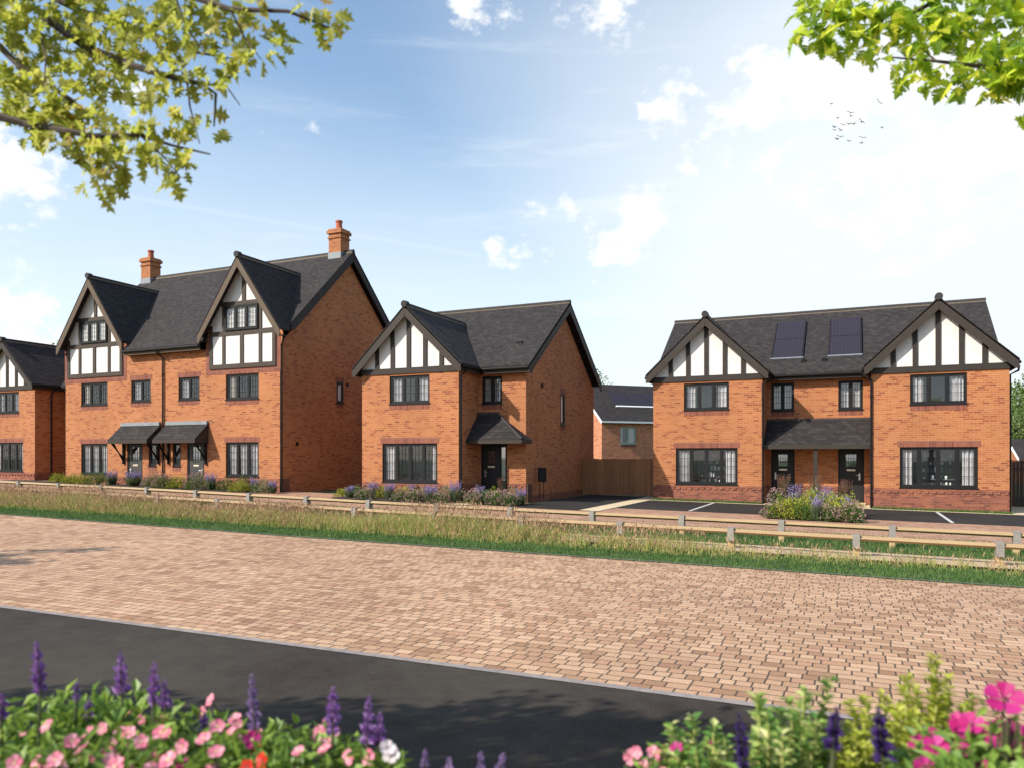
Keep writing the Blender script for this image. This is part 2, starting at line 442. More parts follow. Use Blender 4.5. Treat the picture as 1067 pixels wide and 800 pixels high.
sheet('house_drive_asphalt', -10.45, -7.95, 22.6, 31.25, .012, M['asphalt_drive'], 1)
sheet('flagstone_path', -7.95, -7.3, 22.6, 31.3, .016, M['flag'], 1)
sheet('bay_edging', -7.3, 8.5, 29.05, 29.33, .02, M['flag'], 1)
sheet('door_path_flags', -3.1, .5, 29.33, 31.3, .024, M['flag'], 1)
sheet('side_path', 4.72, 8.5, 29.33, 34.2, .014, M['flag'], 1)
sheet('door_path_flags', -12.75, -11.75, 22.2, 25.2, .024, M['flag'], 1)
sheet('flower_bed_soil', -17.3, -12.85, 22.0, 23.66, .03, M['soil'], 1)
sheet('flower_bed_soil', -12.55, -10.5, 22.9, 24.3, .03, M['soil'], 1)
sheet('flower_bed_soil', -37.0, -21.0, 22.4, 23.46, .02, M['soil'], 1)
for (xa, ya, xb, yb) in ((-4.85, 24.45, -4.85, 29.0), (2.5, 24.45, 2.5, 29.0)):
    sheet('bay_marking', xa - .05, xa + .05, ya, yb, .012, M['line'], 1)

# ------------------------------------------------------------------ building parts
def wall(mb, o, ud, n, W, z0, z1, holes=(), depth=.10, m=0):
    o = Vector((o[0], o[1])); ud = Vector(ud); n = Vector(n)
    def P(u, z, d=0.0):
        q = o + ud * u - n * d; return (q.x, q.y, z)
    us = sorted({0.0, W, *[h[0] for h in holes], *[h[1] for h in holes]})
    zs = sorted({z0, z1, *[h[2] for h in holes], *[h[3] for h in holes]})
    for a, b in zip(us, us[1:]):
        for c, d in zip(zs, zs[1:]):
            cu, cz = (a + b) / 2, (c + d) / 2
            if any(h[0] < cu < h[1] and h[2] < cz < h[3] for h in holes): continue
            mb.poly([P(a, c), P(b, c), P(b, d), P(a, d)], m)
    for h in holes:
        a, b, c, d = h[:4]
        mb.poly([P(a, c), P(a, d), P(a, d, depth), P(a, c, depth)], m)
        mb.poly([P(b, c), P(b, c, depth), P(b, d, depth), P(b, d)], m)
        mb.poly([P(a, d), P(b, d), P(b, d, depth), P(a, d, depth)], m)
        mb.poly([P(a, c), P(a, c, depth), P(b, c, depth), P(b, c)], m)

def curtain_sheet(mb, x0, x1, z0, z1, y, m=0):
    n = max(6, int((x1 - x0) / .025)); k = len(mb.v); ph = R.uniform(0, 6)
    for i in range(n + 1):
        x = x0 + (x1 - x0) * i / n
        yy = y + .03 * math.sin(ph + x * 48) + .012 * math.sin(ph + x * 21)
        mb.v.append((x, yy, z0)); mb.v.append((x, yy, z1))
    for i in range(n):
        mb.f.append((k + 2 * i, k + 2 * i + 2, k + 2 * i + 3, k + 2 * i + 1)); mb.m.append(m)

def window(root, x, y, z, W, H, lights=3, rz=0.0, lead=None, cur=(), lintel=False, bsill=True, frame=None, curtain=None, deep=1.1, sill=True, flush=False):
    """x, y, z: lower left corner on the wall face, in the house's coordinates"""
    off = OFF.get(root.name, Vector((0, 0, 0)))
    loc = (x - off[0], y - off[1], z - off[2])
    if flush: loc = (loc[0] + .05 * math.sin(rz), loc[1] - .05 * math.cos(rz), loc[2])
    frame = frame or M['frame']
    fb = MB(); fw, cw = .055, .045
    fb.box(0, W, .045, .115, 0, fw); fb.box(0, W, .045, .115, H - fw, H)
    fb.box(0, fw, .045, .115, fw, H - fw); fb.box(W - fw, W, .045, .115, fw, H - fw)
    lw = (W - 2 * fw - (lights - 1) * .05) / lights
    pb = MB(); lb = MB(); spans = []
    for i in range(lights):
        a = fw + i * (lw + .05); b = a + lw; spans.append((a, b))
        if i: fb.box(a - .05, a, .047, .115, fw, H - fw)
        c, d = fw, H - fw
        fb.box(a, b, .055, .10, c, c + cw); fb.box(a, b, .055, .10, d - cw, d)
        fb.box(a, a + cw, .055, .10, c + cw, d - cw); fb.box(b - cw, b, .055, .10, c + cw, d - cw)
        pb.poly([(a + cw, .085, c + cw), (b - cw, .085, c + cw), (b - cw, .085, d - cw), (a + cw, .085, d - cw)])
        nl = (lead[i] if isinstance(lead, list) else lead) if lead else None
        if nl:
            cx_, rz_ = nl
            for q in range(1, cx_):
                xx = a + cw + (lw - 2 * cw) * q / cx_
                lb.box(xx - .007, xx + .007, .074, .083, c + cw, d - cw)
            for q in range(1, rz_):
                zz = c + cw + (d - c - 2 * cw) * q / rz_
                lb.box(a + cw, b - cw, .075, .082, zz - .007, zz + .007)
    w = fb.build('window', frame, root, loc, rz)
    pb.build('pane', M['glass'], w, (0, 0, 0))
    if lb.v: lb.build('glazing_bars', frame, w, (0, 0, 0))
    if sill:
        MB().box(-.03, W + .03, -.035, .045, -.035, 0).build('sill', frame, w, (0, 0, 0))
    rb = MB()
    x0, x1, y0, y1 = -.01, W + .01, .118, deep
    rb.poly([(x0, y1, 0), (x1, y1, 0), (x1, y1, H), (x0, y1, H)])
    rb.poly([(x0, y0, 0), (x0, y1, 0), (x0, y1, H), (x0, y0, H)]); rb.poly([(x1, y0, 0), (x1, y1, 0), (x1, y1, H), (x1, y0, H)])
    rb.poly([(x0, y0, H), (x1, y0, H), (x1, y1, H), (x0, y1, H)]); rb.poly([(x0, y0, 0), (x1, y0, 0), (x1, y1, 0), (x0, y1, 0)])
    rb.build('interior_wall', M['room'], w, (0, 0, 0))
    for (a, b) in cur:
        cb = MB(); curtain_sheet(cb, a * W, b * W, .03, H - .01, .165 if not flush else .125)
        cb.build('curtain', curtain or M['curtain'], w, (0, 0, 0), smooth=True)
    if lintel:
        MB().box(-.075, W + .075, -.006 + (.05 if flush else 0), .08, H, H + .215).build('lintel', M['soldier'], w, (0, 0, 0))
    if bsill:
        MB().box(-.0, W + .0, -.006 + (.05 if flush else 0), .08, -.215, -.037).build('brick_sill', M['soldier'], w, (0, 0, 0))
    return w

def door(root, x, y, z, W, H, side=0.0, mat=None, hinge='r', lead=(3, 3), slim=False):
    """framed front door; side = width of a glazed sidelight on the right"""
    off = OFF[root.name]; loc = (x - off[0], y - off[1], z - off[2])
    mat = mat or M['door']
    fb = MB(); fb.box(0, .07, .02, .11, 0, H); fb.box(W - .07, W, .02, .11, 0, H); fb.box(.07, W - .07, .02, .11, H - .07, H)
    fb.box(.07, W - .07, .02, .14, 0, .035)
    dw = W - side
    if side: fb.box(dw - .05, dw, .02, .11, .035, H - .07)
    d = fb.build('door', M['frame'], root, loc)
    a, b, c, e = .07, (dw - .05 if side else W - .07), .035, H - .07
    lf = MB(); gz0, gz1 = e - .64, e - .18; gx0, gx1 = a + .2, b - .2
    if slim: gz0, gz1 = e - .78, e - .12
    y0, y1 = .05, .09
    lf.box(a, gx0, y0, y1, c, e); lf.box(gx1, b, y0, y1, c, e); lf.box(gx0, gx1, y0, y1, c, gz0); lf.box(gx0, gx1, y0, y1, gz1, e)
    for k in range(5):                                      # board grooves stand as ribs below the glass
        xx = a + .08 + (b - a - .16) * k / 4
        lf.box(xx - .012, xx + .012, y0 - .006, y0 - .001, c + .12, gz0 - .28)
    lf.box(a + .05, b - .05, y0 - .008, y0 - .001, c + .04, c + .10)
    lf.build('door_leaf', mat, d, (0, 0, 0))
    g = MB(); g.poly([(gx0, .07, gz0), (gx1, .07, gz0), (gx1, .07, gz1), (gx0, .07, gz1)])
    if side: g.poly([(b + .05, .07, .1), (W - .07, .07, .1), (W - .07, .07, H - .12), (b + .05, .07, H - .12)])
    g.build('pane', M['glass_frost'], d, (0, 0, 0))
    lb = MB()
    for q in range(1, lead[0]): lb.box(gx0 + (gx1 - gx0) * q / lead[0] - .007, gx0 + (gx1 - gx0) * q / lead[0] + .007, .058, .068, gz0, gz1)
    for q in range(1, lead[1]): lb.box(gx0, gx1, .059, .067, gz0 + (gz1 - gz0) * q / lead[1] - .007, gz0 + (gz1 - gz0) * q / lead[1] + .007)
    lb.build('glazing_bars', M['frame'], d, (0, 0, 0))
    lz = gz0 - .13; mx = (a + b) / 2
    MB().box(mx - .15, mx + .15, y0 - .018, y0 - .0005, lz - .035, lz + .035).build('letterbox', M['brass'], d, (0, 0, 0), bevel=.006)
    hx = a + .09 if hinge == 'r' else b - .09
    hb = MB(); hb.box(hx - .025, hx + .025, y0 - .012, y0 - .0005, lz - .38, lz - .12)
    s_ = 1 if hinge == 'r' else -1
    hb.tube([(hx, y0 - .01, lz - .2), (hx, y0 - .06, lz - .2), (hx + s_ * .12, y0 - .06, lz - .2)], .011, 8)
    hb.build('handle', M['steel'], d, (0, 0, 0))
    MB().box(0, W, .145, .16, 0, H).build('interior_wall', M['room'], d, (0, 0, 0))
    MB().box(-.05, W + .05, -.12, .10, -.06, .0).build('doorstep', M['flag'], d, (0, 0, 0))
    return d
M['glass_frost'] = glass_mat('door_glass', (.5, .52, .55), .26)

def plinth(mb, db, o, ud, n, W, z0, z1, skip=()):
    """red brick base 12 mm proud with a course of dentils on top, left out across doors"""
    o = Vector((o[0], o[1])); ud = Vector(ud); n = Vector(n)
    segs = []; a = 0.0
    for s, e in sorted(skip): segs.append((a, s)); a = e
    segs.append((a, W))
    for s, e in segs:
        if e - s < .05: continue
        def P(u, z, d):
            q = o + ud * u + n * d; return (q.x, q.y, z)
        for za, zb, d in ((z0, z1 - .15, .012), (z1 - .075, z1, .014)):
            mb.prism([P(s, za, -.04), P(e, za, -.04), P(e, zb, -.04), P(s, zb, -.04)], (n.x * (.04 + d), n.y * (.04 + d), 0))
        mb.prism([P(s, z1 - .15, -.04), P(e, z1 - .15, -.04), P(e, z1 - .075, -.04), P(s, z1 - .075, -.04)], (n.x * .043, n.y * .043, 0))
        u = s + .02
        while u + .115 < e:
            db.prism([P(u, z1 - .15, .004), P(u + .115, z1 - .15, .004), P(u + .115, z1 - .076, .004), P(u, z1 - .076, .004)], (n.x * .034, n.y * .034, 0))
            u += .235

def gable_roof_x(root, xc, hr, y0, main, ztop, k, thick=.10, name='gable_roof', mat=None):
    """roof with its ridge running along Y, mitred into the main roof; main = (eave y, eave z, pitch)"""
    mb = MB(); ze = ztop - k * hr
    yv = lambda z: max(y0 + .3, main[0] + (z - main[1]) / main[2] + .12)
    for s in (-1, 1):
        mb.prism([(xc, y0, ztop), (xc + s * hr, y0, ze), (xc + s * hr, yv(ze), ze), (xc, yv(ztop), ztop)], (0, 0, -thick))
    r = mb.build(name, mat or M['tile'], root)
    rb = MB(); y1 = yv(ztop) - .1
    rb.tube([(xc, y0 - .03, ztop - .005), (xc, y1, ztop - .005)], .085, 10)
    rb.box(xc - .105, xc + .105, y0 - .02, y1, ztop - .10, ztop - .03, 1)
    rb.tube([(xc, y0 - .06, ztop + .01), (xc, y0 + .16, ztop + .01)], .125, 12)
    rb.build('ridge_tiles', [M['ridge'], M['mortar']], root)
    return r

def barge_pair(root, xc, hr, y, ztop, k, mat, depth=.27, th=.03, foot=.28):
    ze = ztop - k * hr; vd = depth * math.sqrt(1 + k * k)
    for s in (-1, 1):
        dx = hr - (vd - foot) / k
        pts = [(xc, y, ztop - .03), (xc + s * hr, y, ze - .03), (xc + s * hr, y, ze - .03 - foot), (xc + s * dx, y, ze - .03 - foot), (xc, y, ztop - .03 - vd)]
        MB().prism(pts, (0, th, 0)).build('bargeboard', mat, root, bevel=.004)

def main_roof(root, x0, x1, yf, zf, yr, zr, yb, mat_barge, wall_x=(None, None), thick=.10, gut=True, fasc=None, yw=None, fx=None, notches=(), yn=0.0):
    """roof with its ridge running along X; yf/zf front eave, yr/zr ridge, yb rear eave"""
    mb = MB(); kb = (zr - zf) / (yr - yf); zb = zr - kb * (yb - yr)
    cuts = sorted({x0, x1, *[q for n_ in notches for q in n_]})
    for a, b in zip(cuts, cuts[1:]):                       # wall dormers interrupt the eaves
        cut = any(n_[0] <= (a + b) / 2 <= n_[1] for n_ in notches)
        ya = yn if cut else yf; za = zf + kb * (ya - yf)
        mb.prism([(a, yr, zr), (a, ya, za), (a, ya, za - thick), (a, yr, zr - thick * 1.2)], (b - a, 0, 0))
    mb.prism([(x0, yr, zr), (x0, yb, zb), (x0, yb, zb - thick), (x0, yr, zr - thick * 1.2)], (x1 - x0, 0, 0))
    r = mb.build('roof', M['tile'], root)
    rb = MB(); rb.tube([(x0 - .01, yr, zr - .005), (x1 + .01, yr, zr - .005)], .09, 10)
    rb.box(x0, x1, yr - .115, yr + .115, zr - .105, zr - .035, 1)
    rb.build('ridge_tiles', [M['ridge'], M['mortar']], root)
    for X, w, s in ((x0, wall_x[0], 1), (x1, wall_x[1], -1)):
        xa = X + s * .0
        vd = .30 * math.sqrt(1 + kb * kb)
        for sy, ye, zee in ((1, yn + .35 if notches else yf, zf + kb * (yn + .35 - yf) if notches else zf), (-1, yb, zb)):
            foot = .26; yy = ye + sy * (vd - foot) / kb
            MB().prism([(xa, yr, zr - .045), (xa, ye, zee - .045), (xa, ye, zee - .045 - foot), (xa, yy, zee - .045 - foot), (xa, yr, zr - .045 - vd)],
                       (s * .03, 0, 0)).build('bargeboard', mat_barge, root, bevel=.004)
    if gut:
        gx0, gx1 = fx if fx else (x0, x1)
        MB().box(gx0, gx1, yf + .05, yf + .075, zf - .27, zf - .06).build('fascia', fasc or M['barge'], root)
        if yw: MB().box(gx0, gx1, yf + .076, yw + .02, zf - .26, zf - .235).build('soffit', fasc or M['barge'], root)
        g = MB(); g.tube([(gx0, yf - .01, zf - .11), (gx1, yf - .01, zf - .11)], .058, 10); g.build('gutter', M['black'], root, smooth=False)
    return r

def half_timber(root, xc, hw, yf, zb, zt, ztop, k, mat, posts=(0, .70, 1.38), pw=.16):
    """triangular render panel under a gable with a beam and upright timbers"""
    lo = ztop - k * hw - .06
    pts = [(xc - hw, yf, zb), (xc + hw, yf, zb), (xc + hw, yf, lo), (xc, yf, ztop - .08), (xc - hw, yf, lo)]
    MB().prism(pts, (0, .05, 0)).build('render_panel', M['render'], root)
    t = MB(); t.box(xc - hw - .02, xc + hw + .02, yf - .05, yf - .002, zb - .01, zt)
    for p in posts:
        for s in ((-1, 1) if p else (1,)):
            x = xc + s * p
            za, zb_ = ztop - k * abs(x - pw / 2 - xc) - .1, ztop - k * abs(x + pw / 2 - xc) - .1
            t.prism([(x - pw / 2, yf - .045, zt), (x + pw / 2, yf - .045, zt), (x + pw / 2, yf - .045, zb_), (x - pw / 2, yf - .045, za)], (0, .043, 0))
    t.build('timber_framing', mat, root)

def downpipe(root, pts, r=.036):
    b = MB(); b.tube(pts, r, 8)
    p0, p1 = Vector(pts[-2]), Vector(pts[-1])
    for t in (.12, .5, .88):
        q = p0.lerp(p1, t); b.tube([(q.x, q.y, q.z - .03), (q.x, q.y, q.z + .03)], r * 1.35, 8)
    return b.build('downpipe', M['black'], root, smooth=False)

GABLE_K = .955
def gable_bay(root, xl, xr, yf, main, bargemat, timbermat, zb=4.74, ztop=7.21, hr=2.31):
    xc = (xl + xr) / 2
    half_timber(root, xc, (xr - xl) / 2, yf, zb, zb + .20, ztop - .02, GABLE_K, timbermat)
    gable_roof_x(root, xc, hr + .02, yf - .30, main, ztop, GABLE_K)
    barge_pair(root, xc, hr, yf - .30, ztop - .02, GABLE_K, bargemat)
    for s in (-1, 1):                                         # boxed eaves along both flanks
        xx = xc + s * hr; ze = ztop - GABLE_K * hr
        MB().box(min(xx - s * .03, xx - s * .055), max(xx - s * .03, xx - s * .055), yf - .26, yf + 1.6, ze - .30, ze - .09).build('fascia', bargemat, root)
        g = MB(); g.tube([(xx + s * .03, yf - .2, ze - .13), (xx + s * .03, yf + 1.55, ze - .13)], .055, 8); g.build('gutter', M['black'], root)

BASE = -.6
# ------------------------------------------------------------------ detached house
def front_gabled_house(label, X0, Yf, dz=0.0, mirror=False, full=True):
    root = thing('detached_house', label, 'house', (X0, Yf, dz + (0 if not dz else 0)), 0, 'brick houses along the street')
    xl, xr = X0, X0 + 4.15; x2 = xr + 1.96; yr_ = Yf + 1.5; yb = Yf + 9.3
    z = dz
    mb = MB()
    gfw = (xl + .91, .745 + z, 2.36, 1.425); upw = (xl + 1.23, 3.63 + z, 1.72, 1.03)
    wall(mb, (xl, Yf), (1, 0), (0, -1), 4.15, BASE, 4.74 + z,
         [(gfw[0] - xl, gfw[0] - xl + gfw[2], gfw[1], gfw[1] + gfw[3]), (upw[0] - xl, upw[0] - xl + upw[2], upw[1], upw[1] + upw[3])])
    wall(mb, (xr, Yf), (0, 1), (1, 0), 1.5, BASE, 4.90 + z)
    dr = (xr + .13, .06 + z, 1.07, 2.09); sw = (xr + .17, 3.64 + z, .83, 1.02)
    wall(mb, (xr, yr_), (1, 0), (0, -1), 1.96, BASE, 4.86 + z,
         [(.13, .13 + dr[2], dr[1], dr[1] + dr[3]), (.17, .17 + sw[2], sw[1], sw[1] + sw[3])])
    nw = (28.73 - 23.7 - 1.5, 2.98 + z, .50, 1.27)
    wall(mb, (x2, yr_), (0, 1), (1, 0), 7.8, BASE, 4.72 + z, [(nw[0], nw[0] + nw[2], nw[1], nw[1] + nw[3])])
    wall(mb, (xl, yb), (0, -1), (-1, 0), 9.3, BASE, 4.72 + z)
    wall(mb, (x2, yb), (-1, 0), (0, 1), x2 - xl, BASE, 4.72 + z)
    ym = yr_ + 3.9
    for X in (xl, x2):
        mb.poly([(X, yr_, 4.72 + z), (X, yb, 4.72 + z), (X, ym, 7.55 + z)])
    mb.build('wall', M['brick'], root)
    pb, db = MB(), MB()
    plinth(pb, db, (xl, Yf), (1, 0), (0, -1), 4.15, BASE, .70 + z)
    plinth(pb, db, (xr, Yf), (0, 1), (1, 0), 1.5, BASE, .70 + z)
    plinth(pb, db, (xr, yr_), (1, 0), (0, -1), 1.96, BASE, .70 + z, [(.13, 1.2)])
    pb.build('plinth', M['brick_red'], root); db.build('dentil_course', M['brick_red'], root)
    MB().box(x2 - .03, x2 + .012, yr_, yb, BASE, .26 + z).build('side_plinth', M['brick_red'], root)
    window(root, gfw[0], Yf, gfw[1], gfw[2], gfw[3], 4, lead=[(3, 4), (3, 4), (3, 4), (3, 4)], cur=[(.03, .25), (.88, .97)], lintel=True, bsill=False)
    window(root, upw[0], Yf, upw[1], upw[2], upw[3], 3, lead=[(3, 3), (2, 3), (3, 3)], cur=[(.03, .33), (.72, .97)])
    window(root, sw[0], yr_, sw[1], sw[2], sw[3], 2, lead=(3, 4), cur=[(.05, .45), (.55, .95)])
    window(root, x2, yr_ + nw[0], nw[1], nw[2], nw[3], 1, rz=PI / 2, cur=[(.05, .95)], curtain=M['white_paint'], lintel=True, flush=True)
    door(root, dr[0], yr_, dr[1], dr[2], dr[3], side=.27)
    # roofs
    main_roof(root, xl - .2, x2 + .29, yr_ - .37, 4.98 + z, ym, 7.99 + z, yb + .37, M['barge'], yw=yr_, fx=(xr + .4, x2 + .25))
    gable_bay(root, xl, xr, Yf, (yr_ - .37, 4.98 + z, 3.01 / 4.27), M['barge'], M['timber'], zb=4.74 + z, ztop=7.21 + z)
    if not full:
        downpipe(root, [(xr + .27, Yf + .9, 4.80 + z), (xr + .055, Yf + .8, 4.55 + z), (xr + .055, Yf + .8, -.1)])
        return root
    # hipped canopy over the door
    a, b, c = xr - .0, xr + .82, xr + 2.2
    zt, zl, yl = 3.27 + z, 2.29 + z, yr_ - .95
    cp = MB()
    for th in (0.0, -.07):
        cp.poly([(a, yr_, zt + th), (b, yr_, zt + th), (c, yl, zl + th), (a, yl, zl + th)])
        cp.poly([(b, yr_, zt + th), (c, yr_, zl + th), (c, yl, zl + th)])
    cp.build('canopy', M['tile_small'], root)
    hp = MB(); hp.tube([(b, yr_ - .02, zt + .01), (c + .02, yl - .02, zl + .02)], .045, 8); hp.build('hip_tiles', M['ridge'], root)
    MB().box(a, b + .05, yr_ - .05, yr_ - .005, zt - .04, zt + .06).build('flashing', M['ridge'], root)
    fb = MB(); fb.box(a, c + .01, yl - .02, yl + .01, zl - .14, zl - .01); fb.box(c - .02, c + .012, yl + .011, yr_, zl - .14, zl - .01)
    fb.box(a, c - .021, yl + .011, yr_ - .01, zl - .135, zl - .11); fb.build('canopy_fascia', M['barge'], root)
    zt_ = terr(xr, Yf)
    downpipe(root, [(xr + .27, Yf + .05, 4.80 + z), (xr + .27, Yf + .05, 4.72 + z), (xr + .055, Yf + .06, 4.55 + z), (xr + .055, Yf + .06, zt_ - .1)])
    v = MB(); v.box(x2 + .001, x2 + .05, yr_ + 1.45, yr_ + 1.58, 4.30 + z, 4.46 + z); v.build('vent', M['vent'], root)
    rv = MB(); rv.box(xr + 1.12, xr + 1.36, yr_ + 1.0, yr_ + 1.18, 5.90 + z, 6.05 + z); rv.build('roof_vent', M['black'], root)
    MB().box(x2 + .013, x2 + .06, yr_ + .02, yr_ + .46, terr(x2, yr_) - .05, .68 + z).build('meter_box', M['meter'], root, bevel=.01)
    return root
front_gabled_house('two storey detached house with one half timbered gable and hipped canopy over its black door', -17.0, 23.7)
front_gabled_house('gabled brick house cut by the left photo edge, downpipe on its shaded side', -40.25, 23.7, dz=.2, full=False)

# ------------------------------------------------------------------ pair of semi-detached houses on the right
def semi_pair():
    Yf, yr_ = 29.8, 31.3; yb = 39.1; xa, xb, xc_, xd = -7.34, -3.17, .53, 4.68
    root = thing('semi_detached_house', 'wide two storey pair with twin timbered gables, two solar panels and a shared canopy', 'house', (xa, Yf, 0), 0, 'brick houses along the street')
    mb = MB(); pb, db = MB(), MB()
    for xl, g0 in ((xa, -6.44), (xc_, 1.43)):
        u0 = g0 + .32
        wall(mb, (xl, Yf), (1, 0), (0, -1), 4.16, BASE - .3, 4.62,
             [(g0 - xl, g0 - xl + 2.36, .61, 2.02), (u0 - xl, u0 - xl + 1.72, 3.50, 4.54)])
        plinth(pb, db, (xl, Yf), (1, 0), (0, -1), 4.16, BASE - .3, .56)
    wall(mb, (xb, Yf), (0, 1), (1, 0), 1.5, BASE - .3, 4.78); wall(mb, (xc_, yr_), (0, -1), (-1, 0), 1.5, BASE - .3, 4.78)
    plinth(pb, db, (xb, Yf), (0, 1), (1, 0), 1.5, BASE - .3, .56); plinth(pb, db, (xc_, yr_), (0, -1), (-1, 0), 1.5, BASE - .3, .56)
    w = xc_ - xb
    wall(mb, (xb, yr_), (1, 0), (0, -1), w, BASE - .3, 4.78,
         [(.16, 1.01, 3.46, 4.56), (w - 1.11, w - .26, 3.46, 4.56), (.16, 1.03, -.04, 2.02), (w - 1.12, w - .22, -.04, 2.02)])
    plinth(pb, db, (xb, yr_), (1, 0), (0, -1), w, BASE - .3, .56, [(.16, 1.03), (w - 1.12, w - .22)])
    wall(mb, (xd - .02, Yf), (0, 1), (1, 0), 9.3, BASE - .3, 4.62); wall(mb, (xa, yb), (0, -1), (-1, 0), 9.3, BASE - .3, 4.62)
    wall(mb, (xd - .02, yb), (-1, 0), (0, 1), xd - .02 - xa, BASE - .3, 4.62)
    ym = yr_ + 3.9
    for X in (xa, xd - .02): mb.poly([(X, yr_, 4.62), (X, yb, 4.62), (X, ym, 7.45)])
    mb.build('wall', M['brick'], root); pb.build('plinth', M['brick_red'], root); db.build('dentil_course', M['brick_red'], root)
    window(root, -6.44, Yf, .61, 2.36, 1.41, 4, lead=[(3, 4), None, None, (3, 4)], cur=[(.03, .21), (.80, .96)], lintel=True, bsill=False, deep=1.6)
    window(root, 1.43, Yf, .61, 2.36, 1.41, 4, lead=[(3, 4), None, None, (3, 4)], cur=[(.04, .17), (.81, .96)], lintel=True, bsill=False, deep=1.6)
    window(root, -6.12, Yf, 3.50, 1.72, 1.04, 3, lead=[(3, 3), None, (3, 3)], cur=[(.03, .24), (.76, .97)])
    window(root, 1.75, Yf, 3.50, 1.72, 1.04, 3, lead=[(3, 3), None, (3, 3)], cur=[(.03, .24), (.68, .97)])
    for x in (xb + .16, xc_ - 1.11):
        window(root, x, yr_, 3.46, .85, 1.10, 2, lead=(3, 4), cur=[(.05, .45), (.55, .95)])
    door(root, xb + .16, yr_, -.04, .87, 2.06, hinge='r', lead=(4, 3)); door(root, xc_ - 1.12, yr_, -.04, .90, 2.06, hinge='l', lead=(4, 3))
    main_roof(root, xa - .3, xd + .05, yr_ - .37, 4.90, ym, 7.91, yb + .37, M['barge'], yw=yr_, fx=(xb + .3, xc_ - .3))
    gable_bay(root, xa, xb, Yf, (yr_ - .37, 4.90, 3.01 / 4.27), M['barge'], M['timber'], zb=4.62, ztop=7.13)
    gable_bay(root, xc_, xd, Yf, (yr_ - .37, 4.90, 3.01 / 4.27), M['barge'], M['timber'], zb=4.62, ztop=7.13)
    # shared lean-to canopy
    zt, zl, yl = 3.10, 2.13, yr_ - 1.38
    cp = MB(); cp.prism([(xb + .003, yr_ - .003, zt), (xb + .003, yl, zl), (xb + .003, yl, zl - .07), (xb + .003, yr_ - .003, zt - .09)], (w - .006, 0, 0))
    cp.build('canopy', M['tile_small'], root)
    MB().box(xb + .005, xc_ - .005, yr_ - .09, yr_ - .006, zt - .05, zt + .05).build('flashing', M['ridge'], root)
    fb = MB(); fb.box(xb + .005, xc_ - .005, yl - .02, yl + .01, zl - .16, zl - .015); fb.box(xb + .005, xc_ - .005, yl + .011, yr_ - .01, zl - .15, zl - .125)
    fb.build('canopy_fascia', M['barge'], root)
    MB().box(-1.40, -1.26, yl + .06, yl + .20, -.4, zl - .15).build('post', M['timber'], root)
    for x, s in ((xb + .06, 1), (xc_ - .06, -1)):
        downpipe(root, [(x + s * .22, Yf - .02, 4.68), (x + s * .2, Yf - .03, 4.58), (x - s * .05, Yf - .055, 4.42), (x - s * .05, Yf - .055, -.35)])
    downpipe(root, [(xd + .30, Yf + .1, 4.72), (xd + .28, Yf + .1, 4.55), (xd + .04, Yf + .1, 4.42), (xd + .04, Yf + .1, -.35)])
    # solar panels lie in the front slope
    k = (7.91 - 4.90) / (ym - (yr_ - .37)); s_ = math.sqrt(1 + k * k)
    for x0, x1 in ((-3.03, -1.93), (-.92, .18)):
        y0, y1 = 31.85, 34.45
        zr = lambda y: 4.90 + k * (y - (yr_ - .37))
        p = MB(); p.prism([(x0, y0, zr(y0) + .03), (x1, y0, zr(y0) + .03), (x1, y1, zr(y1) + .03), (x0, y1, zr(y1) + .03)], (0, -k / s_ * .035, .035 / s_))
        pan = p.build('solar_panel', M['pv'], root)
        fr = MB()
        for (a, b, c, d) in ((x0 - .03, x0, y0, y1), (x1, x1 + .06, y0, y1)):
            fr.prism([(a, c, zr(c) + .02), (b, c, zr(c) + .02), (b, d, zr(d) + .02), (a, d, zr(d) + .02)], (0, -k / s_ * .06, .06 / s_))
        fr.prism([(x0, (y0 + y1) / 2 - .012, zr((y0 + y1) / 2 - .012) + .03), (x1, (y0 + y1) / 2 - .012, zr((y0 + y1) / 2 - .012) + .03), (x1, (y0 + y1) / 2 + .012, zr((y0 + y1) / 2 + .012) + .03), (x0, (y0 + y1) / 2 + .012, zr((y0 + y1) / 2 + .012) + .03)], (0, -k / s_ * .042, .042 / s_))
        fr.build('panel_frame', M['frame'], pan, (0, 0, 0) if False else None) if False else None
        o = fr.build('panel_frame', M['frame'], root); o.parent = pan
        t = MB(); t.prism([(x0 - .06, y0 - .06, zr(y0 - .06) + .02), (x1 + .08, y0 - .06, zr(y0 - .06) + .02), (x1 + .08, y0 - .005, zr(y0 - .005) + .02), (x0 - .06, y0 - .005, zr(y0 - .005) + .02)], (0, -k / s_ * .05, .05 / s_))
        o = t.build('panel_flashing', M['lead'], root); o.parent = pan
    for x in (-1.85, -1.1):
        z_ = 4.90 + k * (31.6 - (yr_ - .37))
        MB().box(x - .08, x + .08, 31.55, 31.7, z_ - .02, z_ + .12).build('roof_vent', M['black'], root)
    return root
semi_pair()

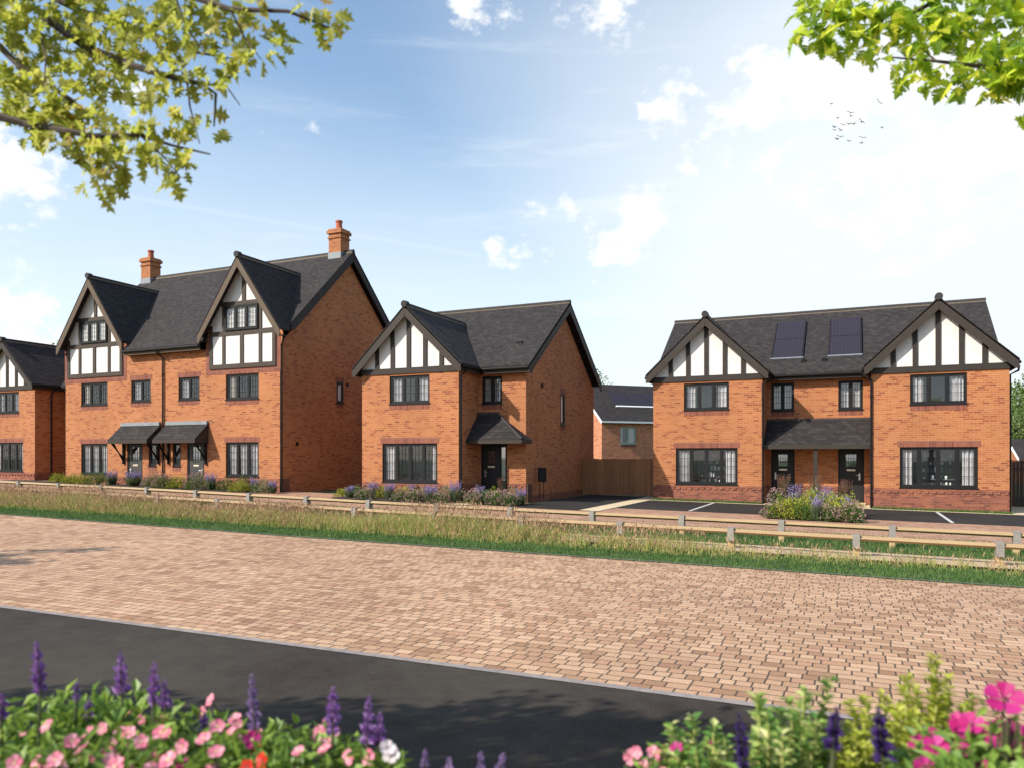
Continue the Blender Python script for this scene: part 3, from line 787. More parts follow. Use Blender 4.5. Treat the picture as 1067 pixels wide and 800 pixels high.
# crockery shelves that stand just inside the two living room windows
def shelf_unit(label, x0, x1, y):
    t = thing('shelf_unit', label, 'shelf', ((x0 + x1) / 2, y, .2), 0, 'shelves seen through the windows')
    b = MB(); dep = .28
    b.box(x0, x0 + .03, y, y + dep, .2, 2.0); b.box(x1 - .03, x1, y, y + dep, .2, 2.0); b.box(x0 + .03, x1 - .03, y + dep - .02, y + dep, .2, 2.0)
    zs = [.62, .86, 1.12, 1.38, 1.64, 1.9]
    for z in zs: b.box(x0 + .03, x1 - .03, y, y + dep - .02, z, z + .025)
    b.build('shelf', M['shelf'], t)
    c = MB()
    for z in zs[:-1]:
        x = x0 + .06
        while x < x1 - .12:
            w_ = R.uniform(.05, .12); h_ = R.uniform(.07, .19)
            if R.random() < .75: c.tube([(x + w_ / 2, y + .12, z + .026), (x + w_ / 2, y + .12, z + .026 + h_ * .6), (x + w_ / 2, y + .12, z + .026 + h_)], [w_ * .38, w_ * .5, w_ * .33], 10, R.choice((0, 0, 1)))
            x += w_ + R.uniform(.01, .06)
    c.build('crockery', [M['white_paint'], M['lead']], t)
M['shelf'] = plain('grey_shelf', (.16, .16, .175), .6, .05)
shelf_unit('grey shelf of crockery inside the living room window of the left semi', -5.72, -4.60, 30.75)
shelf_unit('grey shelf of crockery inside the living room window of the right semi', 2.15, 3.25, 30.75)

# ------------------------------------------------------------------ three storey pair on the left
def three_storey():
    Yf = 23.5; xa, xm, xd = -33.57, -27.2, -20.8; yb = 32.5; ym = 28.0
    root = thing('three_storey_house', 'tall three storey semi detached pair with two timbered gables, twin porches and two chimneys', 'house', (xa, Yf, 0), 0, 'brick houses along the street')
    W = xd - xa; ze = 6.15
    mb = MB(); holes = []
    gx = [(-33.40, -29.72, -31.48), (-24.52, -20.98, -22.64)]           # timber panels and gable centres
    gf = [(-32.5, .87, 1.76, 1.40), (-23.65, .87, 1.76, 1.40)]
    ff = [(-32.5, 4.02, 1.76, 1.03), (-23.65, 4.02, 1.76, 1.03)]
    sm = [(-29.21, 4.09, 1.21, .95), (-26.33, 4.09, 1.21, .95)]
    sl = [(-28.13, 1.27, .48, 1.0), (-26.68, 1.27, .48, 1.0)]
    drs = [(-29.47, .33, .96, 1.95), (-25.83, .28, .97, 2.0)]
    for g in gf + ff + sm + sl + drs: holes.append((g[0] - xa, g[0] - xa + g[2], g[1], g[1] + g[3]))
    wall(mb, (xa, Yf), (1, 0), (0, -1), W, -.4, ze, holes)
    sw_ = (27.1 - Yf, 4.05, .48, .92)
    wall(mb, (xd, Yf), (0, 1), (1, 0), yb - Yf, -.4, ze, [(sw_[0], sw_[0] + sw_[2], sw_[1], sw_[1] + sw_[3])])
    wall(mb, (xa, yb), (0, -1), (-1, 0), yb - Yf, -.4, ze); wall(mb, (xd, yb), (-1, 0), (0, 1), W, -.4, ze)
    for X in (xa, xd): mb.poly([(X, Yf, ze), (X, yb, ze), (X, ym, 10.42)])
    ztop, hr, k = 9.80, 2.17, 1.40
    for (x0, x1, xc) in gx:                                       # gable brickwork above the eaves
        hw = 2.0; zz = ztop - k * hw - .05
        mb.poly([(xc - hw, Yf - .0005, ze - .01), (xc + hw, Yf - .0005, ze - .01), (xc + hw, Yf - .0005, zz), (xc, Yf - .0005, ztop - .1), (xc - hw, Yf - .0005, zz)])
    mb.build('wall', M['brick'], root)
    pb, db = MB(), MB()
    plinth(pb, db, (xa, Yf), (1, 0), (0, -1), W, -.4, .80, [(d[0] - xa, d[0] - xa + d[2]) for d in drs])
    pb.build('plinth', M['brick_red'], root); db.build('dentil_course', M['brick_red'], root)
    window(root, gf[0][0], Yf, *gf[0][1:], 3, lead=[(3, 4)] * 3, cur=[(.03, .60), (.66, .97)], lintel=True, bsill=False)
    window(root, gf[1][0], Yf, *gf[1][1:], 3, lead=[(3, 4)] * 3, cur=[(.03, .32), (.4, .97)], lintel=True, bsill=False)
    for g in ff: window(root, g[0], Yf, *g[1:], 3, lead=(3, 4), cur=[(.03, .2)], curtain=M['blind'])
    for g in sm: window(root, g[0], Yf, *g[1:], 2, lead=(3, 4), cur=[(.05, .4)], lintel=True)
    for g in sl: window(root, g[0], Yf, *g[1:], 1, bsill=True)
    door(root, drs[0][0], Yf, *drs[0][1:], mat=M['door_grey'], hinge='r', slim=True)
    door(root, drs[1][0], Yf, *drs[1][1:], mat=M['door_grey'], hinge='l', slim=True)
    window(root, xd, Yf + sw_[0], sw_[1], sw_[2], sw_[3], 1, rz=PI / 2, cur=[(.05, .95)], curtain=M['white_paint'], lintel=True, flush=True)
    main_roof(root, xa - .25, xd + .25, Yf - .35, 6.37, ym, 10.90, yb + .35, M['ridge'], yw=Yf, fx=(gx[0][2] + hr - .02, gx[1][2] - hr + .02), fasc=M['barge_brown'], notches=[(xa - .25, gx[0][2] + hr - .03), (gx[1][2] - hr + .03, xd + .25)], yn=Yf + .05)
    for (x0, x1, xc) in gx:
        # brick border, render and timbers of the panel
        zb, zl = 5.29, 6.66
        bb = MB(); bb.box(x0 - .22, x1 + .22, Yf - .008, Yf + .02, zb - .23, zb); bb.box(x0 - .22, x0, Yf - .008, Yf + .02, zb, 6.6); bb.box(x1, x1 + .22, Yf - .008, Yf + .02, zb, 6.6)
        bb.build('brick_border', M['soldier'], root)
        rz_ = lambda x: ztop - k * abs(x - xc) - .06
        MB().prism([(x0, Yf - .02, zb), (x1, Yf - .02, zb), (x1, Yf - .02, rz_(x1)), (xc, Yf - .02, ztop - .1), (x0, Yf - .02, rz_(x0))], (0, .018, 0)).build('render_panel', M['render'], root)
        t = MB(); yA, d = Yf - .06, (0, .038, 0)
        t.box(x0, x1, yA, Yf - .021, zb, zb + .18); t.box(x0, x0 + .17, yA, Yf - .021, zb + .18, rz_(x0) - .02); t.box(x1 - .17, x1, yA, Yf - .021, zb + .18, rz_(x1) - .02)
        t.box(x0 + .17, x1 - .17, yA + .001, Yf - .021, zl - .02, zl + .16)
        wx0, wx1 = xc - .98, xc + .78; wz0, wz1 = zl + .16, zl + 1.19
        wx0, wx1 = (x0 + x1) / 2 - .90, (x0 + x1) / 2 + .90
        for q in (wx0 - .15, wx1):
            t.box(q, q + .15, yA + .001, Yf - .021, zb + .18, zl - .02); t.box(q, q + .15, yA + .001, Yf - .021, zl + .16, wz1)
        t.box(wx0 + (wx1 - wx0) / 2 - .09, wx0 + (wx1 - wx0) / 2 + .09, yA + .001, Yf - .021, zb + .18, zl - .02)
        hw_ = (ztop - .2 - wz1 - .16) / k
        t.box(xc - hw_ - .1, xc + hw_ + .1, yA + .001, Yf - .021, wz1, wz1 + .16)
        t.box(xc - .09, xc + .09, yA + .001, Yf - .021, wz1 + .16, ztop - .2)
        t.build('timber_framing', M['timber_brown'], root)
        window(root, wx0 + .01, Yf - .16, wz0 + .01, wx1 - wx0 - .02, wz1 - wz0 - .02, 3, lead=(3, 4), cur=[(.03, .97)], curtain=M['blind'], bsill=False, deep=.155 + .6, sill=False)
        gable_roof_x(root, xc, hr + .02, Yf - .42, (Yf - .35, 6.37, 4.53 / 4.85), ztop, k)
        barge_pair(root, xc, hr, Yf - .42, ztop - .02, k, M['barge_brown'], depth=.25, foot=.34)
        for s in (-1, 1):
            xx = xc + s * hr; zq = ztop - k * hr
            MB().box(min(xx - s * .03, xx - s * .2), max(xx - s * .03, xx - s * .2), Yf - .38, Yf + .0, zq - .33, zq - .30).build('soffit', M['timber_brown'], root)
    # lean-to porches on brackets
    for x0, x1 in ((-29.79, -27.37), (-27.03, -24.60)):
        zt, zl, yl = 3.08, 2.42, Yf - .72
        p = MB(); p.prism([(x0, Yf - .004, zt), (x0, yl, zl), (x0, yl, zl - .07), (x0, Yf - .004, zt - .09)], (x1 - x0, 0, 0))
        por = p.build('porch', M['tile_small'], root)
        e = MB(); e.box(x0 + .02, x1 - .02, Yf - .10, Yf - .006, zt - .05, zt + .10); o = e.build('flashing', M['lead'], root); o.parent = por
        f_ = MB(); f_.box(x0, x1, yl - .02, yl + .01, zl - .17, zl - .01)
        for xx in (x0, x1 - .02): f_.prism([(xx, Yf - .01, zt - .1), (xx, yl + .011, zl - .08), (xx, yl + .011, zl - .17), (xx, Yf - .01, zl - .17)], (.02, 0, 0))
        f_.box(x0 + .021, x1 - .021, yl + .011, Yf - .01, zl - .165, zl - .14)
        o = f_.build('porch_fascia', M['barge'], root); o.parent = por
        for xx in (x0 + .10, x1 - .17):
            g = MB(); g.box(xx, xx + .08, Yf - .09, Yf - .002, 1.35, zl - .17)
            g.prism([(xx, Yf - .08, 1.50), (xx, Yf - .08, 1.66), (xx, yl + .06, zl - .17), (xx, yl + .20, zl - .17)], (.08, 0, 0))
            o = g.build('bracket', M['black'], root); o.parent = por
    # chimneys
    for cxx, s in ((-21.35, 1), (-33.35, -1)):
        zr = 10.9
        c = MB(); w2, d2 = .33, .32
        c.box(cxx - w2, cxx + w2, ym - d2, ym + d2, zr - .5, zr + .82)
        c.box(cxx - w2 - .04, cxx + w2 + .04, ym - d2 - .04, ym + d2 + .04, zr + .60, zr + .67)
        c.box(cxx - w2 - .07, cxx + w2 + .07, ym - d2 - .07, ym + d2 + .07, zr + .82, zr + .96); c.box(cxx - w2 - .02, cxx + w2 + .02, ym - d2 - .02, ym + d2 + .02, zr + .96, zr + 1.03)
        ch = c.build('chimney', M['brick'], root)
        fl = MB(); fl.box(cxx - w2 - .02, cxx + w2 + .02, ym - d2 - .02, ym + d2 + .02, zr - .42, zr - .04); o = fl.build('flashing', M['lead'], root); o.parent = ch
        pt_ = MB(); pt_.tube([(cxx, ym, zr + 1.01), (cxx, ym, zr + 1.38), (cxx, ym, zr + 1.38), (cxx, ym, zr + 1.46)], [.16, .13, .16, .16], 14); o = pt_.build('chimney_pot', M['pot'], root); o.parent = ch
    downpipe(root, [(xm, Yf - .40, 6.25), (xm, Yf - .38, 6.12), (xm, Yf - .06, 5.92), (xm, Yf - .06, .1)])
    downpipe(root, [(xd + .25, Yf - .1, 6.40), (xd + .25, Yf - .1, 6.30), (xd + .05, Yf + .04, 6.05), (xd + .05, Yf + .04, .0)])
    v = MB(); v.box(xd + .001, xd + .05, Yf + 4.3, Yf + 4.42, 4.82, 4.96); v.box(xd + .001, xd + .05, Yf + .93, Yf + 1.05, 2.14, 2.28); v.build('vent', M['vent'], root)
    MB().box(xd + .002, xd + .06, Yf + .05, Yf + .50, terr(xd, Yf) - .05, .80).build('meter_box', M['meter'], root, bevel=.01)
    return root
three_storey()

# ------------------------------------------------------------------ houses further back
def back_house():
    c = pt(627, 500, 52); c.z = 0
    ang = math.radians(46)
    root = thing('house_behind', 'plain brown brick house with sage window and roof solar panels behind the gate', 'house', (c.x, c.y, 0), ang)
    mb = MB(); W, Dp = 9.0, 7.0; zE = 4.05
    wall(mb, (0, 0), (1, 0), (0, -1), W, -1, zE, [(1.45, 2.75, 2.55, 3.75)])
    wall(mb, (0, Dp), (0, -1), (-1, 0), Dp, -1, zE); wall(mb, (W, 0), (0, 1), (1, 0), Dp, -1, zE); wall(mb, (W, Dp), (-1, 0), (0, 1), W, -1, zE)
    for X in (0, W): mb.poly([(X, 0, zE), (X, Dp, zE), (X, Dp / 2, zE + 2.55)])
    mb.build('wall', M['brick_far'], root)
    r = MB(); k = 2.85 / (Dp / 2 + .3); zt = zE + 2.95
    for s in (0, 1):
        ye = -.3 if s == 0 else Dp + .3
        r.prism([(-.15, Dp / 2, zt), (-.15, ye, zE + .1), (-.15, ye, zE), (-.15, Dp / 2, zt - .12)], (W + .3, 0, 0))
    r.build('roof', M['tile'], root)
    for ye, s in ((-.3, 1), (Dp + .3, -1)):
        MB().prism([(-.19, Dp / 2, zt - .02), (-.19, ye, zE + .08), (-.19, ye, zE - .14), (-.19, Dp / 2, zt - .26)], (.03, 0, 0)).build('bargeboard', M['white_paint'], root)
    MB().box(-.15, W + .15, -.33, -.29, zE - .05, zE + .07).build('fascia', M['white_paint'], root)
    window(root, 1.45, 0, 2.55, 1.30, 1.20, 2, cur=[(.03, .2), (.55, .95)], frame=M['sage'], curtain=M['curtain'])
    for i in range(4):
        x0 = 1.75 + i * 1.52; x1 = x0 + 1.48; y0, y1 = 1.15, 2.55
        z = lambda y: zE + .1 + k * (y + .3)
        p = MB(); p.prism([(x0, y0, z(y0) + .02), (x1, y0, z(y0) + .02), (x1, y1, z(y1) + .02), (x0, y1, z(y1) + .02)], (0, -.03, .05)); pn = p.build('solar_panel', M['pv'], root)
        f_ = MB(); f_.prism([(x0 - .02, y0 - .10, z(y0 - .1) + .02), (x1 + .02, y0 - .10, z(y0 - .1) + .02), (x1 + .02, y0 - .005, z(y0) + .02), (x0 - .02, y0 - .005, z(y0) + .02)], (0, -.03, .05))
        o = f_.build('panel_flashing', M['white_paint'], root); o.parent = pn
back_house()

def far_garage():
    c = pt(1063.5, 478, 58); c.z = -.8
    root = thing('garage', 'small far brick garage with white bargeboards at the right edge behind the fence', 'garage', c, math.radians(13))
    W, Dp, zE, zt = 8.0, 3.4, 2.32, 3.86
    mb = MB(); wall(mb, (0, 0), (1, 0), (0, -1), W, -1, zE); wall(mb, (0, Dp), (0, -1), (-1, 0), Dp, -1, zE); wall(mb, (W, 0), (0, 1), (1, 0), Dp, -1, zE); wall(mb, (W, Dp), (-1, 0), (0, 1), W, -1, zE)
    for X in (0, W): mb.poly([(X, 0, zE), (X, Dp, zE), (X, Dp / 2, zt - .2)])
    mb.build('wall', M['brick'], root)
    r = MB()
    for ye in (-.25, Dp + .25): r.prism([(-.2, Dp / 2, zt), (-.2, ye, zE), (-.2, ye, zE - .1), (-.2, Dp / 2, zt - .12)], (W + .4, 0, 0))
    r.build('roof', M['tile'], root)
    for ye in (-.25, Dp + .25): MB().prism([(-.25, Dp / 2, zt), (-.25, ye, zE), (-.25, ye, zE - .25), (-.25, Dp / 2, zt - .28)], (.04, 0, 0)).build('bargeboard', M['white_paint'], root)
far_garage()

# ------------------------------------------------------------------ gates, fences, cabinet
def board_gate(label, x0, x1, y, z0, z1, mat, pmat, cat='gate', posts=None):
    t = thing('timber_gate', label, cat, (x0, y, z0))
    b = MB(); x = x0 + .12
    while x < x1 - .02:
        w_ = min(.118, x1 - x); b.box(x, x + w_ - .006, y - R.uniform(.018, .026), y, z0 + .05, z1 - R.uniform(0, .012)); x += .12
    b.box(x0 + .12, x1, y + .001, y + .05, z0 + .25, z0 + .35); b.box(x0 + .12, x1, y + .001, y + .05, z1 - .35, z1 - .25)
    b.build('boards', mat, t)
    for px in posts or (x0, ):
        p = MB(); p.box(px, px + .11, y - .06, y + .06, z0 - .3, z1 + .05); p.build('post', pmat, t, bevel=.008)
    cb = MB(); cb.box(x0 + .12, x1, y - .045, y + .015, z1 + .001, z1 + .03); cb.build('capping_rail', pmat, t)
    return t
board_gate('brown close boarded timber gate closing the drive between detached and semi detached houses', -10.85, -7.36, 31.35, 0.0, 1.56, M['gate'], M['gate'], posts=(-10.85, -10.4))
g2 = board_gate('dark brown timber gate and fence at the right photo edge beside the semi', 4.75, 8.6, 34.2, -.28, 1.52, M['gate_dark'], M['gate'], posts=(4.75, 5.35))

def utility_box():
    X, Y = -10.58, 26.0; g = terr(X, Y)
    t = thing('utility_box', 'black cabinet on two thin legs beside the side wall of the detached house', 'cabinet', (X, Y, g))
    MB().box(X - .15, X + .15, Y - .07, Y + .07, .76, 1.28).build('cabinet_body', M['black'], t, bevel=.015)
    MB().box(X - .13, X + .13, Y - .082, Y - .071, .79, 1.25).build('cabinet_door', M['frame'], t, bevel=.006)
    for s in (-.1, .06): MB().tube([(X + s, Y, g - .1), (X + s, Y, .76)], .014, 8).build('leg', M['black'], t)
utility_box()

def knee_rail(label, Y, xs, xend0, xend1, hgt=.45):
    t = thing('knee_rail_fence', label, 'fence', (xs[0], Y, terr(xs[0], Y)), 0, 'low timber rail fences')
    ends = [xend0] + list(xs) + [xend1]
    for X in xs:
        g = terr(X, Y)
        p = MB(); p.box(X - .056, X + .056, Y - .055, Y + .055, g - .2, g + hgt - .02)
        po = p.build('post', M['post'], t, bevel=.006)
        s = MB(); s.box(X - .061, X + .061, Y - .125, Y - .118, g + hgt - .23, g + hgt + .012); s.box(X - .061, X + .061, Y - .125, Y + .07, g + hgt + .012, g + hgt + .02)
        s.box(X - .061, X - .0565, Y - .118, Y + .05, g + hgt - .23, g + hgt + .012); s.box(X + .0565, X + .061, Y - .118, Y + .05, g + hgt - .23, g + hgt + .012)
        o = s.build('strap', M['zinc'], t); o.parent = po
    for a, b in zip(ends, ends[1:]):
        ga, gb = terr(a, Y) + hgt, terr(b, Y) + hgt
        r = MB(); r.prism([(a + .004, Y - .115, ga - .058), (a + .004, Y - .005, ga - .105), (a + .004, Y + .055, ga - .04), (a + .004, Y - .04, ga + .0)], (b - a - .008, 0, gb - ga))
        r.build('rail', M['rail'], t, bevel=.008)
def xs_from(px, Y):
    out = []
    for x in px:
        u = (x - CX) / F; out.append(Y / (CA + u * SA) * (-SA + u * CA))
    return out
far_posts = [-27.13 + 2.14 * i - (.0) for i in range(-3, 17)]
near_posts = [-22.33 + 2.235 * i for i in range(-6, 13)]
knee_rail('low timber knee rail fence nearer the houses, along the block paved drive', 17.3, far_posts, -34.6, 9.4, .42)
knee_rail('low timber knee rail fence nearer the road, half hidden by dry grass', 15.3, near_posts, -36.9, 6.6, .39)

# ------------------------------------------------------------------ foliage helpers
def rvec():
    while True:
        v = Vector((R.uniform(-1, 1), R.uniform(-1, 1), R.uniform(-1, 1)))
        if .05 < v.length < 1: return v.normalized()
def kite(mb, p, d, nrm, L, W, m=0, fold=.18):
    """one pointed leaf: two folded halves from base p along d"""
    s = d.cross(nrm).normalized()
    mid = p + d * L * .45; tip = p + d * L - nrm * L * fold * .6
    a, b = mid + s * W / 2 + nrm * W * fold, mid - s * W / 2 + nrm * W * fold
    k = len(mb.v); mb.v += [tuple(p), tuple(a), tuple(tip), tuple(b)]
    mb.f += [(k, k + 1, k + 2), (k, k + 2, k + 3)]; mb.m += [m, m]
OAK = [(0, 0), (.04, .16), (.22, .20), (.30, .26), (.16, .34), (.12, .42), (.36, .46), (.50, .58), (.28, .60), (.14, .64), (.30, .72), (.34, .82), (.16, .80), (.10, .88), (0, 1.02)]
MAPLE = [(0, 0), (.14, .03), (.34, .0), (.30, .10), (.46, .18), (.42, .26), (.60, .44), (.44, .46), (.40, .56), (.26, .50), (.24, .60), (.30, .74), (.18, .76), (.12, .88), (0, 1.05)]
def lobed(mb, p, d, nrm, L, outline, m=0, curl=.15):
    s = d.cross(nrm).normalized(); k = len(mb.v)
    w = R.uniform(.8, 1.05)
    for sg in (1, -1):
        k = len(mb.v)
        for (x, y) in outline:
            q = p + d * (y * L) + s * (sg * x * L * w) + nrm * (abs(x) * L * .28 - y * y * L * curl)
            mb.v.append(tuple(q))
        # fan along the midrib
        n = len(outline)
        mid = [len(mb.v) + i for i in range(3)]
        for t in (.3, .55, .8): mb.v.append(tuple(p + d * (t * L) - nrm * (t * t * L * curl)))
        def tri(*ix):
            mb.f.append(ix if sg > 0 else ix[::-1]); mb.m.append(m)
        for i in range(n - 1):
            y = (outline[i][1] + outline[i + 1][1]) / 2
            c = mid[0] if y < .42 else mid[1] if y < .67 else mid[2]
            tri(k + i, k + i + 1, c)
        tri(k, mid[0], k + 1) if False else None
        tri(mid[0], mid[1], k + 6 if outline is OAK else k + 7); tri(mid[1], mid[2], k + 10 if outline is OAK else k + 11)

def branch_pts(a, b, n=6, wob=.06, sag=0.0):
    a, b = Vector(a), Vector(b); L = (b - a).length; out = []
    for i in range(n + 1):
        t = i / n; q = a.lerp(b, t)
        if 0 < i < n: q = q + rvec() * L * wob * .5
        q.z -= sag * L * math.sin(t * PI) * 0 + sag * L * t * t
        out.append(q)
    return out

# ------------------------------------------------------------------ grass
def blades(name, mat, x0, x1, y0, y1, n, hfun, w, lean=.35, lim=None, dens=None, tuft=1, spread=.04):
    mb = MB(); V = mb.v; Fc = mb.f
    made = 0
    while made < n:
        x, y = R.uniform(x0, x1), R.uniform(y0, y1)
        if dens and R.random() > dens(x, y): continue
        for _ in range(tuft):
            xx, yy = x + R.gauss(0, spread), y + R.gauss(0, spread)
            h = hfun(xx, yy) * R.uniform(.6, 1.1); made += 1
            if h < .015: continue
            a = R.uniform(0, 2 * PI); lx, ly = R.gauss(0, lean) * h, R.gauss(0, lean) * h
            dx, dy = math.cos(a) * w / 2, math.sin(a) * w / 2
            z = terr(xx, yy); k = len(V)
            V.append((xx - dx, yy - dy, z - .01)); V.append((xx + dx, yy + dy, z - .01))
            V.append((xx + lx * .35 - dx * .7, yy + ly * .35 - dy * .7, z + h * .55)); V.append((xx + lx * .35 + dx * .7, yy + ly * .35 + dy * .7, z + h * .55))
            V.append((xx + lx, yy + ly, z + h))
            Fc.append((k, k + 1, k + 3, k + 2)); Fc.append((k + 2, k + 3, k + 4))
    mb.m = [0] * len(Fc)
    o = mb.build(name, mat, uv=False)
    return tag(o, kind='stuff')
def nz(x, y, s): return mnoise.noise(Vector((x * s, y * s, 3.1))) * .5 + .5
def tall(x, y):
    """tall meadow on the left thinning out to the right"""
    t = min(max((1.5 - x) / 10.0, 0), 1)
    bump_ = math.exp(-((x + 9.5) / 5.0) ** 2) * .10
    h = .19 + .25 * t + bump_
    edge = min(max((y - 13.35 - .5 * nz(x, 0, .7)) / .6, 0), 1) * min(max((15.7 - y) / .25, 0), 1)
    return h * (.25 + 1.15 * nz(x, y, .42)) * edge * (.8 + .4 * nz(x + 30, y, 1.6))
def tall_d(x, y):
    t = min(max((3.5 - x) / 12.0, .34), 1)
    return t * (.25 + 1.0 * nz(x + 9, y, .8)) * (1.0 if x < -6.5 + 1.5 * nz(x, y, .9) or y < 14.75 else .10)
lawn_h = lambda x, y: .03 + .04 * nz(x, y, 1.5)
tag(blades('mown_grass', M['lawn'], -34, 9, 12.46, 14.3, 70000, lawn_h, .010, .5), 'short green mown grass strip beside the block paved road', 'grass')
tag(blades('mown_grass', M['lawn'], -34, 9, 15.98, 19.08, 52000, lambda x, y: .05 + .06 * nz(x, y, 1.1), .013, .45), 'green grass strip under the knee rail fence nearer the houses', 'grass')
tag(blades('meadow_grass', M['meadow_green'], -34, 9, 13.1, 15.8, 60000, lambda x, y: tall(x, y) * .85, .010, .38, dens=tall_d, tuft=5), 'tall olive meadow grass between lawn strip and timber fence', 'grass')
tag(blades('dry_grass', M['meadow_dry'], -34, 9, 13.2, 15.8, 27000, tall, .0065, .42, dens=tall_d, tuft=6), 'tall dry tan grass stalks along the timber fence', 'grass')
def seeds():
    mb = MB(); n = 0
    while n < 27000:
        x, y = R.uniform(-34, 9), R.uniform(13.3, 15.7)
        if R.random() > tall_d(x, y) * (.12 + 1.1 * max(0, nz(x, y, .33) - .15)): continue
        n += 1
        h = tall(x, y) * R.uniform(.75, 1.2)
        if h < .08: continue
        z = terr(x, y) + h; a = R.uniform(0, 2 * PI); w = R.uniform(.006, .012); L = R.uniform(.03, .09)
        dx, dy = math.cos(a) * w, math.sin(a) * w; lx, ly = R.gauss(0, .03), R.gauss(0, .03); k = len(mb.v)
        mb.v += [(x, y, z - .02), (x + dx + lx * .5, y + dy + ly * .5, z + L * .4), (x + lx, y + ly, z + L), (x - dx + lx * .5, y - dy + ly * .5, z + L * .4)]
        mb.f.append((k, k + 1, k + 2, k + 3)); mb.m.append(0)
    tag(mb.build('grass_seed_head', M['seed'], uv=False), 'pinkish brown seed heads over the dry grass', 'grass', kind='stuff')
seeds()
for (x0, x1) in ((-7.3, -3.2), (.55, 4.7)):
    tag(blades('lawn_strip', M['lawn'], x0, x1, 29.36, 29.78, 2200, lambda x, y: .10, .02, .4), 'narrow green grass strip at the foot of the %s gabled front of the semi' % ('left' if x0 < 0 else 'right'), 'grass')

# ------------------------------------------------------------------ garden shrubs
M['lf_yellow'] = leaf_mat('yellow_green_leaf', [(.15, (.13, .17, .018)), (.5, (.27, .29, .03)), (.9, (.42, .42, .06))], 5)
M['lf_green'] = leaf_mat('garden_green_leaf', [(.15, (.022, .055, .016)), (.5, (.05, .115, .028)), (.9, (.10, .19, .045))], 5)
M['lf_grey'] = leaf_mat('grey_green_leaf', [(.15, (.05, .075, .04)), (.5, (.10, .13, .07)), (.9, (.17, .20, .11))], 5)
M['lf_varieg'] = leaf_mat('cream_edged_leaf', [(.2, (.035, .08, .03)), (.55, (.08, .13, .05)), (.75, (.42, .42, .28)), (.95, (.60, .58, .42))], 9)
M['fl_lav'] = leaf_mat('lavender_flower', [(.15, (.15, .12, .28)), (.5, (.25, .21, .40)), (.9, (.38, .33, .52))], 6, .7, .25)
M['fl_dusky'] = leaf_mat('dusky_pink_flower', [(.15, (.24, .12, .13)), (.5, (.40, .24, .23)), (.9, (.58, .42, .38))], 6, .7, .25)
M['fl_red'] = leaf_mat('red_brown_plume', [(.15, (.16, .05, .04)), (.9, (.34, .13, .10))], 6, .7, .25)
M['stem'] = plain('plant_stem', (.075, .085, .03), .8, .2)

